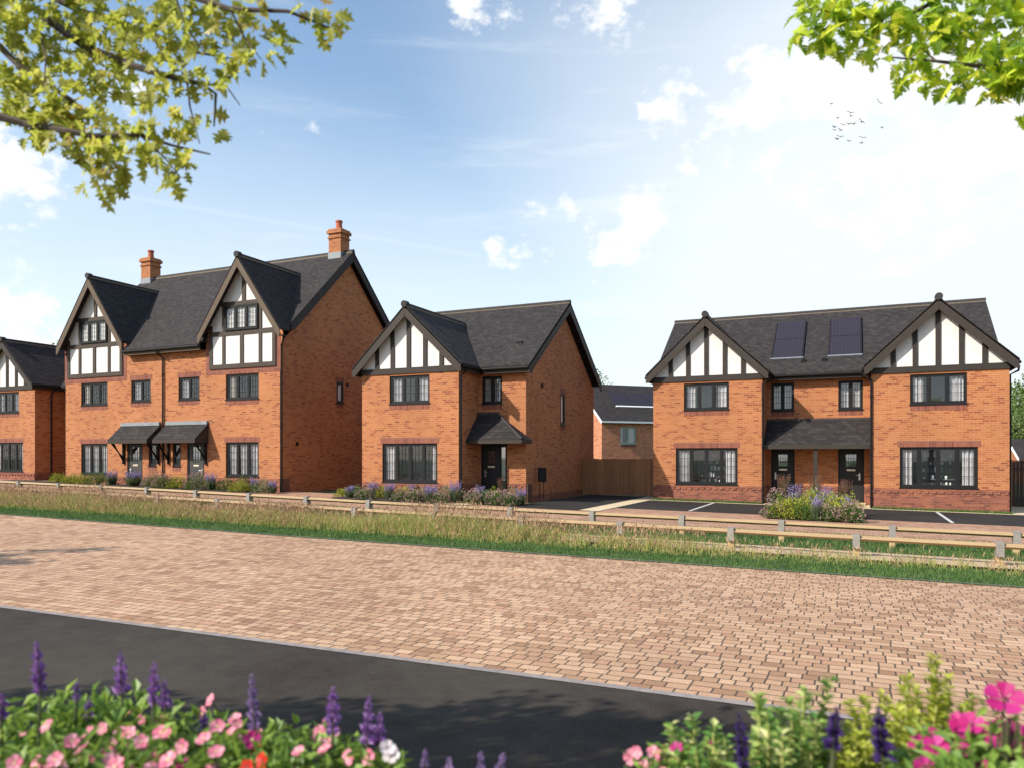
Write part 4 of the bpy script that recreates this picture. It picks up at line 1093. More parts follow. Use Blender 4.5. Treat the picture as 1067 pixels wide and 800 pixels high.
def shrub(kind, x, y, r, h, label, group, prop=None):
    z = terr(x, y)
    t = thing({'lavender': 'lavender_plant', 'yellow': 'golden_shrub', 'green': 'green_shrub', 'dusky': 'flowering_shrub', 'plume': 'plume_grass'}[kind], label, 'shrub', (x, y, z), 0, group)
    fo, fl, st = MB(), MB(), MB()
    n = int(240 * (r / .35) ** 1.5)
    c = Vector((x, y, z))
    sd = R.uniform(0, 90)
    def surf(d): return 1 + .35 * (mnoise.noise(d * 2.1 + Vector((sd, 0, 0))))
    if kind == 'lavender':
        for _ in range(int(n * .8)):
            a = R.uniform(0, 2 * PI); q = r * math.sqrt(R.random()) * .7
            p = c + Vector((math.cos(a) * q * .5, math.sin(a) * q * .5, 0)); L = h * R.uniform(.4, .72)
            d = Vector((math.cos(a) * q * .8, math.sin(a) * q * .8, h * .8)).normalized()
            kite(fo, p, d, d.orthogonal(), L, .022, 0, .05)
        for _ in range(int(n * .24)):
            a = R.uniform(0, 2 * PI); q = r * .62 * math.sqrt(R.random())
            d = Vector((math.cos(a) * q, math.sin(a) * q, h)).normalized(); L = h * R.uniform(.62, .98)
            b = c + Vector((math.cos(a) * q * .25, math.sin(a) * q * .25, 0))
            st.tube([b, b + d * L * .75], .004, 3, cap=False)
            for k in range(6):
                pp = b + d * L * (.70 + .06 * k); v = rvec(); kite(fl, pp, (v + d * .7).normalized(), v.orthogonal().normalized(), .05, .032)
    elif kind == 'plume':
        for _ in range(int(n * .7)):
            a = R.uniform(0, 2 * PI); q = r * math.sqrt(R.random())
            d = Vector((math.cos(a) * q, math.sin(a) * q, h * 1.3)).normalized(); L = h * R.uniform(.5, 1.1)
            st.tube([c, c + d * L], [.005, .002], 3, cap=False)
            for k in range(4):
                v = rvec(); kite(fl, c + d * L * (.8 + .06 * k), (v + d).normalized(), v.orthogonal().normalized(), .05, .02)
            kite(fo, c, (d + rvec() * .3).normalized(), d.orthogonal().normalized(), L * .7, .014, 0, .05)
    else:
        for _ in range(n * 2):
            d = rvec(); d.z = abs(d.z) * 1.0 - .12; q = R.random() ** .4 * surf(d)
            p = c + Vector((d.x * r * q, d.y * r * q, max(.03, h * .12 + d.z * h * .86 * q)))
            v = (rvec() * .7 + d * .6 + Vector((0, 0, .25))).normalized()
            kite(fo, p, v, (v.orthogonal().normalized() + rvec() * .4).normalized(), R.uniform(.05, .085), R.uniform(.03, .05))
        for _ in range(9):
            d = rvec(); d.z = abs(d.z) + .3
            st.tube([c, c + Vector((d.x * r * .7, d.y * r * .7, h * .7))], [.012, .004], 5, cap=False)
        if kind == 'dusky':
            for _ in range(int(n * .55)):
                d = rvec(); d.z = abs(d.z); q = surf(d) * R.uniform(.9, 1.05)
                p = c + Vector((d.x * r * q, d.y * r * q, h * .12 + d.z * h * .9 * q))
                for k in range(5):
                    v = (rvec() + d).normalized(); kite(fl, p + rvec() * .018, v, v.orthogonal().normalized(), .034, .032)
    lf = {'lavender': 'lf_grey', 'yellow': 'lf_yellow', 'green': 'lf_green', 'dusky': 'lf_green', 'plume': 'lf_green'}[kind]
    if prop: lf = prop
    if fo.v: fo.build('foliage', M[lf], t, uv=False)
    if fl.v: fl.build('flowers', M[{'lavender': 'fl_lav', 'dusky': 'fl_dusky', 'plume': 'fl_red'}.get(kind, 'fl_dusky')], t, uv=False)
    st.build('stem', M['stem'], t, uv=False)
    return t
ORD = ['first', 'second', 'third', 'fourth', 'fifth', 'sixth', 'seventh', 'eighth', 'ninth', 'tenth', 'eleventh', 'twelfth', 'thirteenth', 'fourteenth', 'fifteenth', 'sixteenth', 'seventeenth']
KN = {'lavender': 'purple lavender clump', 'yellow': 'yellow green shrub', 'green': 'cream edged green shrub', 'dusky': 'dusky pink flowering shrub', 'plume': 'red brown plume grass'}
def bed(spots, where, group):
    """spots: kind, photo x, Y, radius, height; labelled in the order they stand from the left"""
    spots = sorted(spots, key=lambda s: s[1]); cnt = {}
    tot = {}
    for s in spots: tot[s[0]] = tot.get(s[0], 0) + 1
    for kind, px, Y, r, h in spots:
        u = (px - CX) / F; X = Y / (CA + u * SA) * (-SA + u * CA)
        i = cnt.get(kind, 0); cnt[kind] = i + 1
        if tot[kind] == 1: lab = f'only {KN[kind]} {where}'
        else: lab = f'{ORD[i]} {KN[kind]} from left {where}'
        shrub(kind, X, Y, r, h, lab, group, 'lf_varieg' if kind == 'green' and R.random() < .6 else None)
bed([('yellow', 357, 23.0, .3, .36), ('lavender', 364, 22.6, .3, .5), ('green', 372, 23.2, .36, .52), ('lavender', 389, 23.4, .33, .62), ('dusky', 381, 22.4, .32, .42),
     ('lavender', 406, 22.8, .36, .62), ('yellow', 398, 23.3, .28, .5), ('yellow', 420, 23.3, .42, .52), ('dusky', 417, 22.5, .34, .40), ('dusky', 430, 22.5, .34, .42),
     ('green', 438, 22.9, .38, .6), ('lavender', 428, 23.5, .25, .62), ('lavender', 449, 22.6, .4, .66), ('green', 463, 23.1, .4, .68), ('lavender', 474, 22.9, .36, .82), ('dusky', 458, 22.4, .3, .44)],
    'under the wide window of the detached house', 'plants in front of the detached house')
bed([('dusky', 486, 23.3, .34, .44), ('dusky', 494, 23.0, .36, .48), ('lavender', 499, 23.9, .32, .64), ('green', 507, 23.5, .36, .56), ('yellow', 514, 23.9, .3, .66), ('dusky', 518, 23.1, .38, .52),
     ('green', 534, 23.7, .40, .66), ('lavender', 543, 23.6, .28, .6), ('dusky', 530, 23.1, .36, .46), ('plume', 521, 23.9, .16, .85)],
    'beside the black door of the detached house', 'plants beside the detached house door')
bed([('yellow', 60, 22.9, .4, .5), ('yellow', 73, 22.9, .42, .45), ('yellow', 86, 22.9, .4, .5), ('green', 103, 22.9, .5, .66), ('lavender', 116, 22.9, .42, .72), ('lavender', 139, 22.9, .55, .72), ('dusky', 159, 22.9, .5, .60), ('dusky', 170, 22.7, .45, .62), ('yellow', 184, 22.9, .5, .62),
     ('dusky', 206, 22.9, .55, .66), ('lavender', 220, 22.9, .4, .76), ('green', 236, 22.9, .42, .6), ('yellow', 250, 22.7, .45, .50), ('green', 254, 23.2, .36, .72), ('lavender', 266, 22.9, .32, .62), ('green', 275, 22.8, .45, .60), ('lavender', 284, 22.8, .30, .52)],
    'along the three storey houses', 'plants along the three storey houses')
bed([('dusky', 807, 23.4, .36, .45), ('dusky', 811, 24.6, .4, .82), ('yellow', 815, 23.4, .45, .70), ('plume', 817, 25.4, .3, 1.15), ('yellow', 828, 23.2, .46, .78), ('lavender', 829, 24.9, .36, .98), ('green', 836, 23.0, .3, .52), ('green', 845, 24.9, .45, 1.05), ('yellow', 843, 23.9, .42, .95), ('lavender', 851, 23.0, .28, .78), ('dusky', 863, 22.95, .3, .52),
     ('plume', 850, 25.4, .3, 1.15), ('lavender', 861, 24.9, .36, .95), ('yellow', 862, 23.8, .42, .86), ('green', 870, 24.4, .4, .9), ('yellow', 876, 23.4, .45, .76), ('dusky', 887, 23.1, .38, .55), ('plume', 880, 25.2, .3, 1.05), ('yellow', 885, 24.4, .42, .82), ('lavender', 882, 24.0, .3, .74)],
    'between the two parking bays', 'plants between the parking bays')
sheet('flower_bed_soil', -2.35, .15, 22.9, 25.9, .028, M['soil'], 1)

# ------------------------------------------------------------------ trees in the distance
M['lf_tree'] = leaf_mat('tree_leaf', [(.15, (0.068, 0.123, 0.039)), (.5, (0.128, 0.196, 0.060)), (.9, (0.210, 0.275, 0.090))], .5)
M['bark'] = wood_mat('tree_bark', (.05, .04, .032), (.13, .105, .085), (3, 3, .6), rough=.9)
def tree(label, x, y, h, cr, leaf=.28, n=5000, mat='lf_tree', z=None, low=.3):
    z = terr(x, y) if z is None else z
    t = thing('broadleaf_tree', label, 'tree', (x, y, z), 0, 'trees behind the houses')
    tr = MB(); c = Vector((x, y, z)); top = c + Vector((0, 0, h * .75))
    tr.tube([c - Vector((0, 0, .3)), c + Vector((.1, 0, h * .3)), c + Vector((-.1, .1, h * .55)), top], [h * .028, h * .022, h * .014, h * .005], 8)
    fo = MB(); clumps = []
    for _ in range(34):
        d = rvec(); q = R.uniform(.35, 1)
        p = c + Vector((d.x * cr * q, d.y * cr * q, h * (low + 1) / 2 + d.z * h * (1 - low) / 2 * q))
        clumps.append((p, cr * R.uniform(.22, .42)))
        tr.tube([c + Vector((0, 0, h * R.uniform(.3, .6))), p], [h * .009, h * .002], 5, cap=False)
    tr.build('trunk', M['bark'], t, uv=False)
    for i in range(n):
        p, r = clumps[i % len(clumps)]
        q = p + rvec() * r * R.random() ** .45
        v = (rvec() + Vector((0, 0, -.2))).normalized()
        kite(fo, q, v, v.orthogonal().normalized() + rvec() * .3, leaf * R.uniform(.6, 1.2), leaf * R.uniform(.45, .8))
    fo.build('crown', M[mat], t, uv=False)
    return t
def tree_at(px, Dp, ytop, cr, label, **kw):
    p = pt(px, ytop, Dp); g = terr(p.x, p.y); tree(label, p.x, p.y, p.z - g, cr, z=g, **kw)
tree_at(1076, 74, 386, 4.2, 'tall bushy tree at the right photo edge behind the semi detached pair', low=.1, n=9000, leaf=.3)
tree_at(1050, 98, 405, 4.4, 'distant tree half hidden by the right wall of the semi detached pair', low=.1)
tree_at(626, 78, 384, 3.8, 'tree showing over the roof of the house behind the gate', low=.2)
tree_at(-6, 70, 336, 3.4, 'tree peeping over the roof at the left photo edge', low=.2)
tree_at(60, 85, 354, 3.2, 'small treetop seen left of the three storey house roof', low=.2)

# ------------------------------------------------------------------ oak and maple beside the viewer
M['lf_oak'] = leaf_mat('oak_leaf', [(.12, (0.179, 0.196, 0.033)), (.38, (0.335, 0.345, 0.055)), (.62, (0.492, 0.483, 0.088)), (.82, (0.626, 0.598, 0.165)), (.97, (0.514, 0.299, 0.088))], 3.0, .4, .62, .3)
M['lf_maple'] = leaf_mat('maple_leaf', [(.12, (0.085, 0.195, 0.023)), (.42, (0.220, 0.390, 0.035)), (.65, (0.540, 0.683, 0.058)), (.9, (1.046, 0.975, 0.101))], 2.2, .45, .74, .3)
M['twig'] = wood_mat('dark_twig_bark', (.045, .032, .024), (.11, .08, .06), (8, 8, 8), rough=.9)

def along(pts, t):
    L = [(b - a).length for a, b in zip(pts, pts[1:])]; s = t * sum(L)
    for a, b, l in zip(pts, pts[1:], L):
        if s <= l: return a.lerp(b, s / max(l, 1e-6))
        s -= l
    return pts[-1]
def leafy(fo, p, n, rad, size, outline, droop=.5):
    for _ in range(n):
        q = p + rvec() * rad * R.random() ** .5
        d = (rvec() + Vector((0, 0, -droop))).normalized()
        nn = (rvec() * .9 + Vector((-.25, -.35, .75))).normalized()
        nn = (nn - d * nn.dot(d))
        if nn.length < .1: continue
        lobed(fo, q, d, nn.normalized(), size * R.uniform(.55, 1.12), outline, 0, R.uniform(-.05, .35))

OK = .80
def oak():
    base = Vector((-6.4, -.6, 0))
    t = thing('oak_tree', 'oak branch with lobed yellow green leaves hanging in at the top left', 'tree', base)
    tr, br, fo = MB(), MB(), MB()
    tr.tube([base - Vector((0, 0, .3)), base + Vector((0, 0, .2)), base + Vector((.05, .05, 1.6)), base + Vector((.0, .1, 3.0)), base + Vector((-.1, .1, 4.1)), base + Vector((0, 0, 4.9))], [.30, .22, .18, .15, .08, .02], 14)
    # visible limbs, as chains of photo directions with their own distances
    def chain(l): return [pt(x, y, D * OK) for x, y, D in l]
    root_ = base + Vector((.05, .08, 2.9))
    limbs = [
        chain([(-520, 30, 2.6), (-140, -30, 3.0), (0, 49, 3.1), (22, 71, 3.1), (49, 88, 3.12), (75, 105, 3.1), (90, 118, 3.1), (112, 139, 3.05)]),
        chain([(-520, 30, 2.6), (-120, 100, 2.9), (0, 122, 2.95), (26, 129, 2.95), (71, 137, 2.9), (97, 142, 2.9), (146, 141, 2.9), (180, 152, 2.9), (219, 161, 2.9)]),
        chain([(-520, 30, 2.6), (-100, -60, 3.3), (40, -10, 3.3), (86, 13, 3.25), (123, 22, 3.2), (170, 40, 3.2), (205, 55, 3.2), (245, 62, 3.2)]),
        chain([(49, 20, 3.2), (90, 50, 3.15), (139, 69, 3.1), (180, 81, 3.05), (210, 88, 3.0), (225, 98, 3.0), (223, 132, 3.0)]),
        chain([(-100, -60, 3.3), (80, -40, 3.0), (180, -10, 2.9), (240, 10, 2.85), (300, 12, 2.8), (345, 30, 2.8)]),
    ]
    twigs = [chain([(195, 86, 3.03), (198, 112, 3.0), (208, 150, 2.98)]), chain([(210, 88, 3.0), (236, 90, 3.0), (250, 110, 3.0)]), chain([(97, 142, 2.9), (104, 170, 2.9), (112, 200, 2.88)]),
             chain([(146, 141, 2.9), (172, 165, 2.88), (188, 185, 2.85)]), chain([(75, 105, 3.1), (60, 135, 3.05), (70, 150, 3.0)]), chain([(40, 30, 3.1), (48, 60, 3.05), (45, 100, 3.0)]), chain([(180, -10, 2.9), (195, 30, 2.9), (215, 58, 2.9)]),
             chain([(240, 10, 2.85), (255, 40, 2.85), (272, 62, 2.8)])]
    br.tube([base + Vector((.02, .07, 2.3)), base + Vector((.8, .5, 2.9)), pt(-520, 30, 2.6 * OK)], [.07, .04, .017], 10)
    for l in limbs: br.tube(l, [.016 - .0135 * i / (len(l) - 1) for i in range(len(l))], 6)
    for l in twigs: br.tube(l, [.004, .003, .0015], 5)
    # leaf clusters: photo direction, distance, count, spread in metres
    cl = [(10, 10, 3.1, 26, .12), (45, 8, 3.2, 26, .13), (85, 10, 3.25, 26, .13), (125, 14, 3.2, 26, .13), (165, 12, 3.1, 24, .12), (205, 10, 2.95, 20, .11), (240, 18, 2.9, 16, .10), (272, 10, 2.85, 13, .09), (285, 38, 2.82, 7, .06), (345, 26, 2.8, 7, .06), (322, 6, 2.8, 7, .06),
          (15, 45, 3.15, 22, .12), (55, 45, 3.15, 24, .12), (98, 45, 3.15, 24, .12), (140, 50, 3.1, 22, .12), (178, 55, 3.1, 20, .10), (215, 42, 2.95, 15, .09), (250, 58, 2.85, 9, .07), (272, 60, 2.8, 4, .04),
          (10, 88, 3.05, 16, .10), (40, 78, 3.1, 16, .10), (78, 82, 3.1, 20, .11), (112, 84, 3.1, 16, .10), (150, 85, 3.05, 12, .09), (192, 80, 3.0, 10, .08), (228, 85, 3.0, 9, .07), (160, 95, 3.0, 5, .05),
          (12, 108, 3.0, 14, .09), (40, 110, 3.0, 18, .09), (68, 116, 3.0, 18, .09), (96, 118, 3.0, 14, .08), (212, 118, 3.0, 4, .05), (38, 132, 2.95, 13, .07), (72, 138, 2.95, 14, .08), (105, 140, 2.95, 14, .08), (138, 138, 2.92, 12, .08), (168, 140, 2.9, 10, .07), (190, 128, 2.92, 6, .05),
          (85, 155, 2.9, 11, .07), (112, 160, 2.9, 10, .07), (98, 178, 2.88, 11, .06), (112, 196, 2.88, 9, .05), (128, 178, 2.88, 6, .05), (140, 160, 2.9, 6, .05), (170, 160, 2.88, 9, .06), (188, 172, 2.86, 7, .05), (182, 190, 2.85, 4, .035), (232, 135, 3.0, 2, .03)]
    for x, y, D, n, r in cl: leafy(fo, pt(x, y, D * OK), int(n * 1.6), r * OK, .080 * OK, OAK)
    # the rest of the crown, out to the left and over the trunk; its shade dapples the road
    for _ in range(190):
        h = R.uniform(3.0, 5.6); gx = R.uniform(-5.6, -.5)
        top = 5.1 - .36 * max(0, -1.6 - gx) + .28 * mnoise.noise(Vector((gx * 1.6, 0, 0)))
        gy = top - abs(R.gauss(0, .7)) - .28
        p = Vector((gx - .875 * h, gy - 1.067 * h, h))
        br.tube([base + Vector((0, 0, 1.6 + h * .45)), p], [.03, .005], 5, cap=False)
        leafy(fo, p, 20, .28, .12, OAK)
    tr.build('trunk', M['bark'], t, uv=False); br.build('branch', M['twig'], t, uv=False); fo.build('foliage', M['lf_oak'], t, uv=False)
oak()

tree('slim garden tree left of the viewer, only its shadow falls on the paving', -17.0, 3.0, 5.6, 1.15, n=1800, leaf=.2, z=0.0)['group'] = 'trees beside the road'

def maple():
    base = Vector((4.6, 1.9, 0))
    t = thing('maple_tree', 'maple branch with bright green pointed leaves hanging in at the top right', 'tree', base)
    tr, br, fo = MB(), MB(), MB()
    tr.tube([base - Vector((0, 0, .3)), base + Vector((0, 0, .2)), base + Vector((.05, .05, 1.6)), base + Vector((.1, .1, 3.4)), base + Vector((0, .1, 5.4))], [.28, .21, .17, .13, .03], 14)
    def chain(l): return [pt(x, y, D) for x, y, D in l]
    limbs = [chain([(1340, -30, 3.3), (1180, -40, 3.1), (1060, -30, 3.0), (990, -8, 3.0), (952, 14, 3.0), (922, 16, 3.0), (885, 20, 3.0), (856, 32, 3.0)]),
             chain([(1340, -30, 3.3), (1200, 30, 3.0), (1090, 70, 2.9), (1025, 70, 2.9), (975, 64, 2.92), (928, 60, 2.95)])]
    twigs = [chain([(922, 16, 3.0), (914, 36, 2.98), (906, 56, 2.96)]), chain([(975, 64, 2.92), (965, 55, 2.95), (958, 48, 2.95)]), chain([(1025, 70, 2.9), (1012, 78, 2.9), (1008, 88, 2.9)]), chain([(885, 20, 3.0), (862, 12, 3.0), (835, 8, 3.0)])]
    br.tube([base + Vector((.05, .1, 2.4)), base + Vector((-.3, .5, 2.9)), pt(1340, -30, 3.3)], [.07, .04, .017], 10)
    for l in limbs: br.tube(l, [.016 - .013 * i / (len(l) - 1) for i in range(len(l))], 6)
    for l in twigs: br.tube(l, [.005, .003, .002], 5)
    cl = [(850, -4, 3.0, 8, .06), (838, 14, 3.0, 6, .05), (826, 38, 3.0, 6, .03), (850, 40, 3.0, 12, .07), (868, 22, 3.0, 14, .08), (880, 2, 3.0, 12, .08), (862, 48, 3.0, 5, .04), (900, 12, 3.0, 14, .09), (890, 40, 2.98, 13, .08), (908, 58, 2.96, 10, .06), (915, 30, 3.0, 14, .08), (935, 8, 3.0, 16, .10),
          (945, 32, 2.98, 14, .09), (965, 18, 2.98, 18, .10), (985, 30, 2.95, 16, .09), (1000, 6, 2.98, 20, .11), (1020, 18, 2.95, 18, .10), (1042, 8, 2.95, 20, .11), (1065, 12, 2.95, 20, .12), (975, 40, 2.95, 10, .07),
          (955, 54, 2.95, 9, .06), (948, 74, 2.93, 9, .06), (965, 88, 2.92, 8, .05), (985, 72, 2.92, 8, .06), (998, 94, 2.9, 8, .06), (1012, 84, 2.9, 9, .07), (1020, 48, 2.92, 8, .06), (1035, 52, 2.9, 14, .08), (1050, 70, 2.88, 18, .09), (1068, 50, 2.9, 18, .11), (1062, 90, 2.88, 14, .07), (1036, 98, 2.88, 8, .05), (1040, 82, 2.88, 12, .07), (1066, 128, 2.85, 4, .03), (1085, 70, 2.9, 20, .12), (1000, 68, 2.92, 3, .04)] + [(1110 + 38 * i, R.uniform(-60, 90), 2.95 + .05 * i, 22, .15) for i in range(8)]
    for x, y, D, n, r in cl: leafy(fo, pt(x, y, D), int(n * 1.25), r, .072, MAPLE)
    for _ in range(44):
        a = R.uniform(0, 2 * PI); q = R.uniform(.2, 1.6)
        p = base + Vector((math.cos(a) * q + .3, math.sin(a) * q - .1, R.uniform(3.0, 5.6)))
        br.tube([base + Vector((0, 0, p.z * .72)), p], [.03, .006], 5, cap=False)
        leafy(fo, p, 20, .34, .17, MAPLE)
    tr.build('trunk', M['bark'], t, uv=False); br.build('branch', M['twig'], t, uv=False); fo.build('foliage', M['lf_maple'], t, uv=False)
maple()

# ------------------------------------------------------------------ flowers close to the viewer
M['pet_pink'] = leaf_mat('pink_petal', [(.15, (0.740, 0.119, 0.221)), (.5, (0.820, 0.230, 0.331)), (.9, (0.880, 0.425, 0.497))], 9, .5, .3)
M['pet_hot'] = leaf_mat('magenta_petal', [(.15, (0.340, 0.008, 0.108)), (.5, (0.449, 0.015, 0.158)), (.9, (0.530, 0.042, 0.245))], 9, .5, .3)
M['pet_red'] = leaf_mat('red_petal', [(.15, (.60, .015, .012)), (.9, (.78, .05, .03))], 9, .5, .3)
M['pet_white'] = leaf_mat('white_pink_petal', [(.15, (.80, .62, .62)), (.9, (.86, .80, .78))], 9, .5, .3)
M['salvia'] = leaf_mat('violet_floret', [(.15, (0.150, 0.055, 0.224)), (.5, (0.312, 0.130, 0.437)), (.9, (0.600, 0.364, 0.672))], 14, .6, .2)
M['salvia_pale'] = leaf_mat('mauve_floret', [(.15, (.22, .12, .34)), (.9, (.46, .32, .54))], 14, .6, .2)
M['salvia_dark'] = leaf_mat('dark_violet_floret', [(.15, (.030, .014, .085)), (.9, (.085, .040, .20))], 14, .6, .2)
M['eye'] = plain('flower_eye', (.10, .01, .03), .6, .1)
M['eye_w'] = plain('pale_flower_eye', (.80, .62, .30), .6, .1)
M['lf_bed'] = leaf_mat('bedding_leaf', [(.15, (0.065, 0.130, 0.026)), (.5, (0.145, 0.260, 0.046)), (.9, (0.290, 0.416, 0.078))], 9, .45, .35)
M['lf_euony'] = leaf_mat('euonymus_leaf', [(.15, (0.056, 0.154, 0.042)), (.45, (0.136, 0.280, 0.060)), (.7, (0.352, 0.462, 0.120)), (.92, (0.800, 0.756, 0.390))], 14, .4, .35)
M['lf_gold'] = leaf_mat('golden_leaf', [(.15, (.26, .32, .03)), (.5, (.42, .46, .05)), (.9, (.58, .58, .12))], 12, .45, .4)
M['stem_y'] = plain('yellow_stem', (.40, .40, .12), .7, .2)
M['wood_bed'] = wood_mat('planter_board', (.12, .075, .042), (.22, .15, .09), (.8, 6, 6))

CAMROT = ALPHA
def planter(label, x0, x1, d0, d1, ztop):
    c = pt((x0 + x1) / 2, HY, (d0 + d1) / 2); c.z = 0
    t = thing('raised_planter', label, 'planter', c, CAMROT, 'raised timber planters')
    hx = (x1 - x0) / 2 / F * (d0 + d1) / 2; hy = (d1 - d0) / 2
    b = MB()
    for k in range(3):
        za, zb = ztop / 3 * k, ztop / 3 * (k + 1) - .006
        b.box(-hx, hx, -hy, -hy + .04, za, zb); b.box(-hx, hx, hy - .04, hy, za, zb)
        b.box(-hx, -hx + .04, -hy + .041, hy - .041, za, zb); b.box(hx - .04, hx, -hy + .041, hy - .041, za, zb)
    b.build('boards', M['wood_bed'], t)
    s = MB(); s.box(-hx + .041, hx - .041, -hy + .041, hy - .041, ztop - .12, ztop - .04); s.build('soil', M['soil'], t)
PZ = .72
planter('timber planter under the pink flowers at the lower left', -120, 470, 1.25, 2.05, PZ)
planter('timber planter under the golden shrub at the lower right', 640, 1220, 1.25, 2.05, PZ)

def petal_flower(mb, p, nrm, r, m=0, me=1, petals=5, cup=.25):
    a = nrm.orthogonal().normalized(); b = nrm.cross(a); ph = R.uniform(0, 2 * PI)
    for i in range(petals):
        t = ph + 2 * PI * i / petals; w = PI / petals * 1.02
        def q(tt, rr, up): return tuple(p + (a * math.cos(tt) + b * math.sin(tt)) * rr + nrm * up)
        k = len(mb.v)
        mb.v += [q(t, r * .08, -r * .15), q(t - w * .98, r * .66, r * cup * .5), q(t - w * .72, r * .97, r * cup * .5 + R.uniform(-.12, .08) * r), q(t, r * 1.0, r * cup * .35), q(t + w * .72, r * .97, r * cup * .5 + R.uniform(-.12, .08) * r), q(t + w * .98, r * .66, r * cup * .48)]
        mb.f += [(k, k + 1, k + 2, k + 3), (k, k + 3, k + 4, k + 5)]; mb.m += [m, m]
    k = len(mb.v)
    for i in range(6):
        t = 2 * PI * i / 6; mb.v.append(tuple(p + (a * math.cos(t) + b * math.sin(t)) * r * .15 + nrm * r * .06))
    mb.f.append(tuple(range(k, k + 6))); mb.m.append(me)

def bedding(px, py, D, label, fmat, eye, nfl, rad=.13, fr=.0155, leaf='lf_bed', nleaf=170, lsize=.055, name='bedding_plant', upright=.0):
    c = pt(px, py, D); base = Vector((c.x, c.y, PZ - .06)); top = c.z
    t = thing(name, label, 'plant', base, 0, 'bedding flowers close to the viewer')
    fo, fl, st = MB(), MB(), MB(); nleaf = int(nleaf * 2.1); lsize *= .66; nfl = int(nfl * 1.6)
    for _ in range(14):
        a = R.uniform(0, 2 * PI); q = rad * math.sqrt(R.random())
        st.tube([base, base.lerp(Vector((c.x, c.y, top)), .6) + Vector((math.cos(a), math.sin(a), 0)) * q * .6, Vector((c.x + math.cos(a) * q, c.y + math.sin(a) * q, top - .02))], [.004, .003, .002], 5, cap=False)
    for _ in range(nleaf):
        a = R.uniform(0, 2 * PI); q = rad * 1.1 * math.sqrt(R.random())
        z = R.uniform(base.z + .03, top + R.gauss(0, .012)) if R.random() < .45 else top - abs(R.gauss(0, .05))
        p = Vector((c.x + math.cos(a) * q, c.y + math.sin(a) * q, z))
        v = (rvec() * .8 + Vector((math.cos(a) * .5, math.sin(a) * .5, .35 + upright))).normalized()
        kite(fo, p, v, (Vector((0, 0, 1)) + rvec() * .5).cross(v).cross(v).normalized() * -1, lsize * R.uniform(.6, 1.25), lsize * R.uniform(.35, .6), 0, .22)
    toward = (Vector((0, 0, EYE)) - c).normalized()
    for _ in range(nfl):
        a = R.uniform(0, 2 * PI); q = rad * 1.05 * math.sqrt(R.random())
        p = Vector((c.x + math.cos(a) * q, c.y + math.sin(a) * q, top + R.uniform(-.07, .035)))
        n = (toward * .6 + Vector((-.25, -.3, .5)) + rvec() * .6).normalized()
        fl = MB(); petal_flower(fl, p, n, fr * R.uniform(.8, 1.2), 0, 1); fl.build('flower', [M[fmat], M[eye]], t, uv=False)
        st.tube([p - n * .03 - Vector((0, 0, .03)), p - n * .003], .0018, 4, cap=False)
    fo.build('foliage', M[leaf], t, uv=False); st.build('stem', M['stem'], t, uv=False)
    return t

def salvia(px, ytop, ybot, D, label, mat='salvia', lean=0.0, wpx=15, leaves=True):
    top, bot = pt(px + lean, ytop, D), pt(px, ybot, D)
    base = Vector((bot.x + R.uniform(-.03, .03), bot.y + R.uniform(-.03, .03), PZ - .06))
    t = thing('salvia_plant', label, 'flower', base, 0, 'salvia spikes close to the viewer')
    st, fl = MB(), MB()
    st.tube([base, base.lerp(bot, .6), bot, top], [.0045, .004, .0032, .001], 6)
    ax = (top - bot); L = ax.length; w = wpx * 1.05 / F * D / 2
    n = max(60, int(L * 2600))
    for i in range(n):
        s = R.random() ** .9; p = bot + ax * s
        whorl = .75 + .35 * math.sin(s * L * 260)
        rr = w * (1 - s ** 2.2) * whorl + .0015
        v = rvec(); v = (v - ax.normalized() * v.dot(ax.normalized())).normalized()
        d = (v + ax.normalized() * R.uniform(.1, .7)).normalized()
        sz = rr * R.uniform(.5, .95) + .0025
        kite(fl, p + v * rr * .12, d, v.orthogonal().normalized(), sz, sz * .65, 0, .35)
    fo = MB()
    if leaves:
        for i in range(9):
            p = base.lerp(bot, R.uniform(.35, .97)); a = R.uniform(0, 2 * PI)
            v = Vector((math.cos(a), math.sin(a), R.uniform(-.1, .6))).normalized()
            kite(fo, p, v, Vector((0, 0, 1)).cross(v).cross(v).normalized() * -1, R.uniform(.05, .085), R.uniform(.018, .03), 0, .25)
    st.build('stem', M['stem'], t, uv=False); fl.build('flower_spike', M[mat], t, uv=False)
    if fo.v: fo.build('foliage', M['lf_bed'], t, uv=False)

bedding(18, 792, 1.42, 'pink bedding plant in the lower left photo corner', 'pet_pink', 'eye_w', 12, .13)
bedding(40, 742, 1.75, 'leafy green plant with few pink flowers under the leftmost salvia spike', 'pet_pink', 'eye_w', 3, .15, nleaf=240, lsize=.07)
bedding(92, 785, 1.45, 'pale pink bedding plant second from the lower left corner', 'pet_pink', 'eye_w', 15, .13)
bedding(115, 742, 1.75, 'leafy green plant under the second tall salvia spike', 'pet_pink', 'eye_w', 5, .14, nleaf=220, lsize=.07)
bedding(165, 782, 1.5, 'leafy bedding plant with scattered pink flowers below the double salvia spike', 'pet_pink', 'eye_w', 9, .12)
bedding(190, 762, 1.7, 'pink flowering plant right of the double salvia spike', 'pet_pink', 'eye_w', 12, .12, nleaf=200)
bedding(238, 792, 1.48, 'bedding plant with deep magenta and pink flowers near the middle of the left planter', 'pet_hot', 'eye_w', 4, .12)
bedding(225, 778, 1.55, 'pale pink low plant in front of the lilac salvia spike', 'pet_pink', 'eye_w', 10, .10)
bedding(278, 790, 1.5, 'red flowering bedding plant in the left planter', 'pet_red', 'eye', 7, .075)
bedding(300, 772, 1.65, 'pink and green bedding plant behind the red flowers', 'pet_pink', 'eye_w', 9, .13, nleaf=210)
bedding(345, 796, 1.5, 'green bedding plant with pink flowers near the right end of the left planter', 'pet_pink', 'eye_w', 5, .11, nleaf=190)
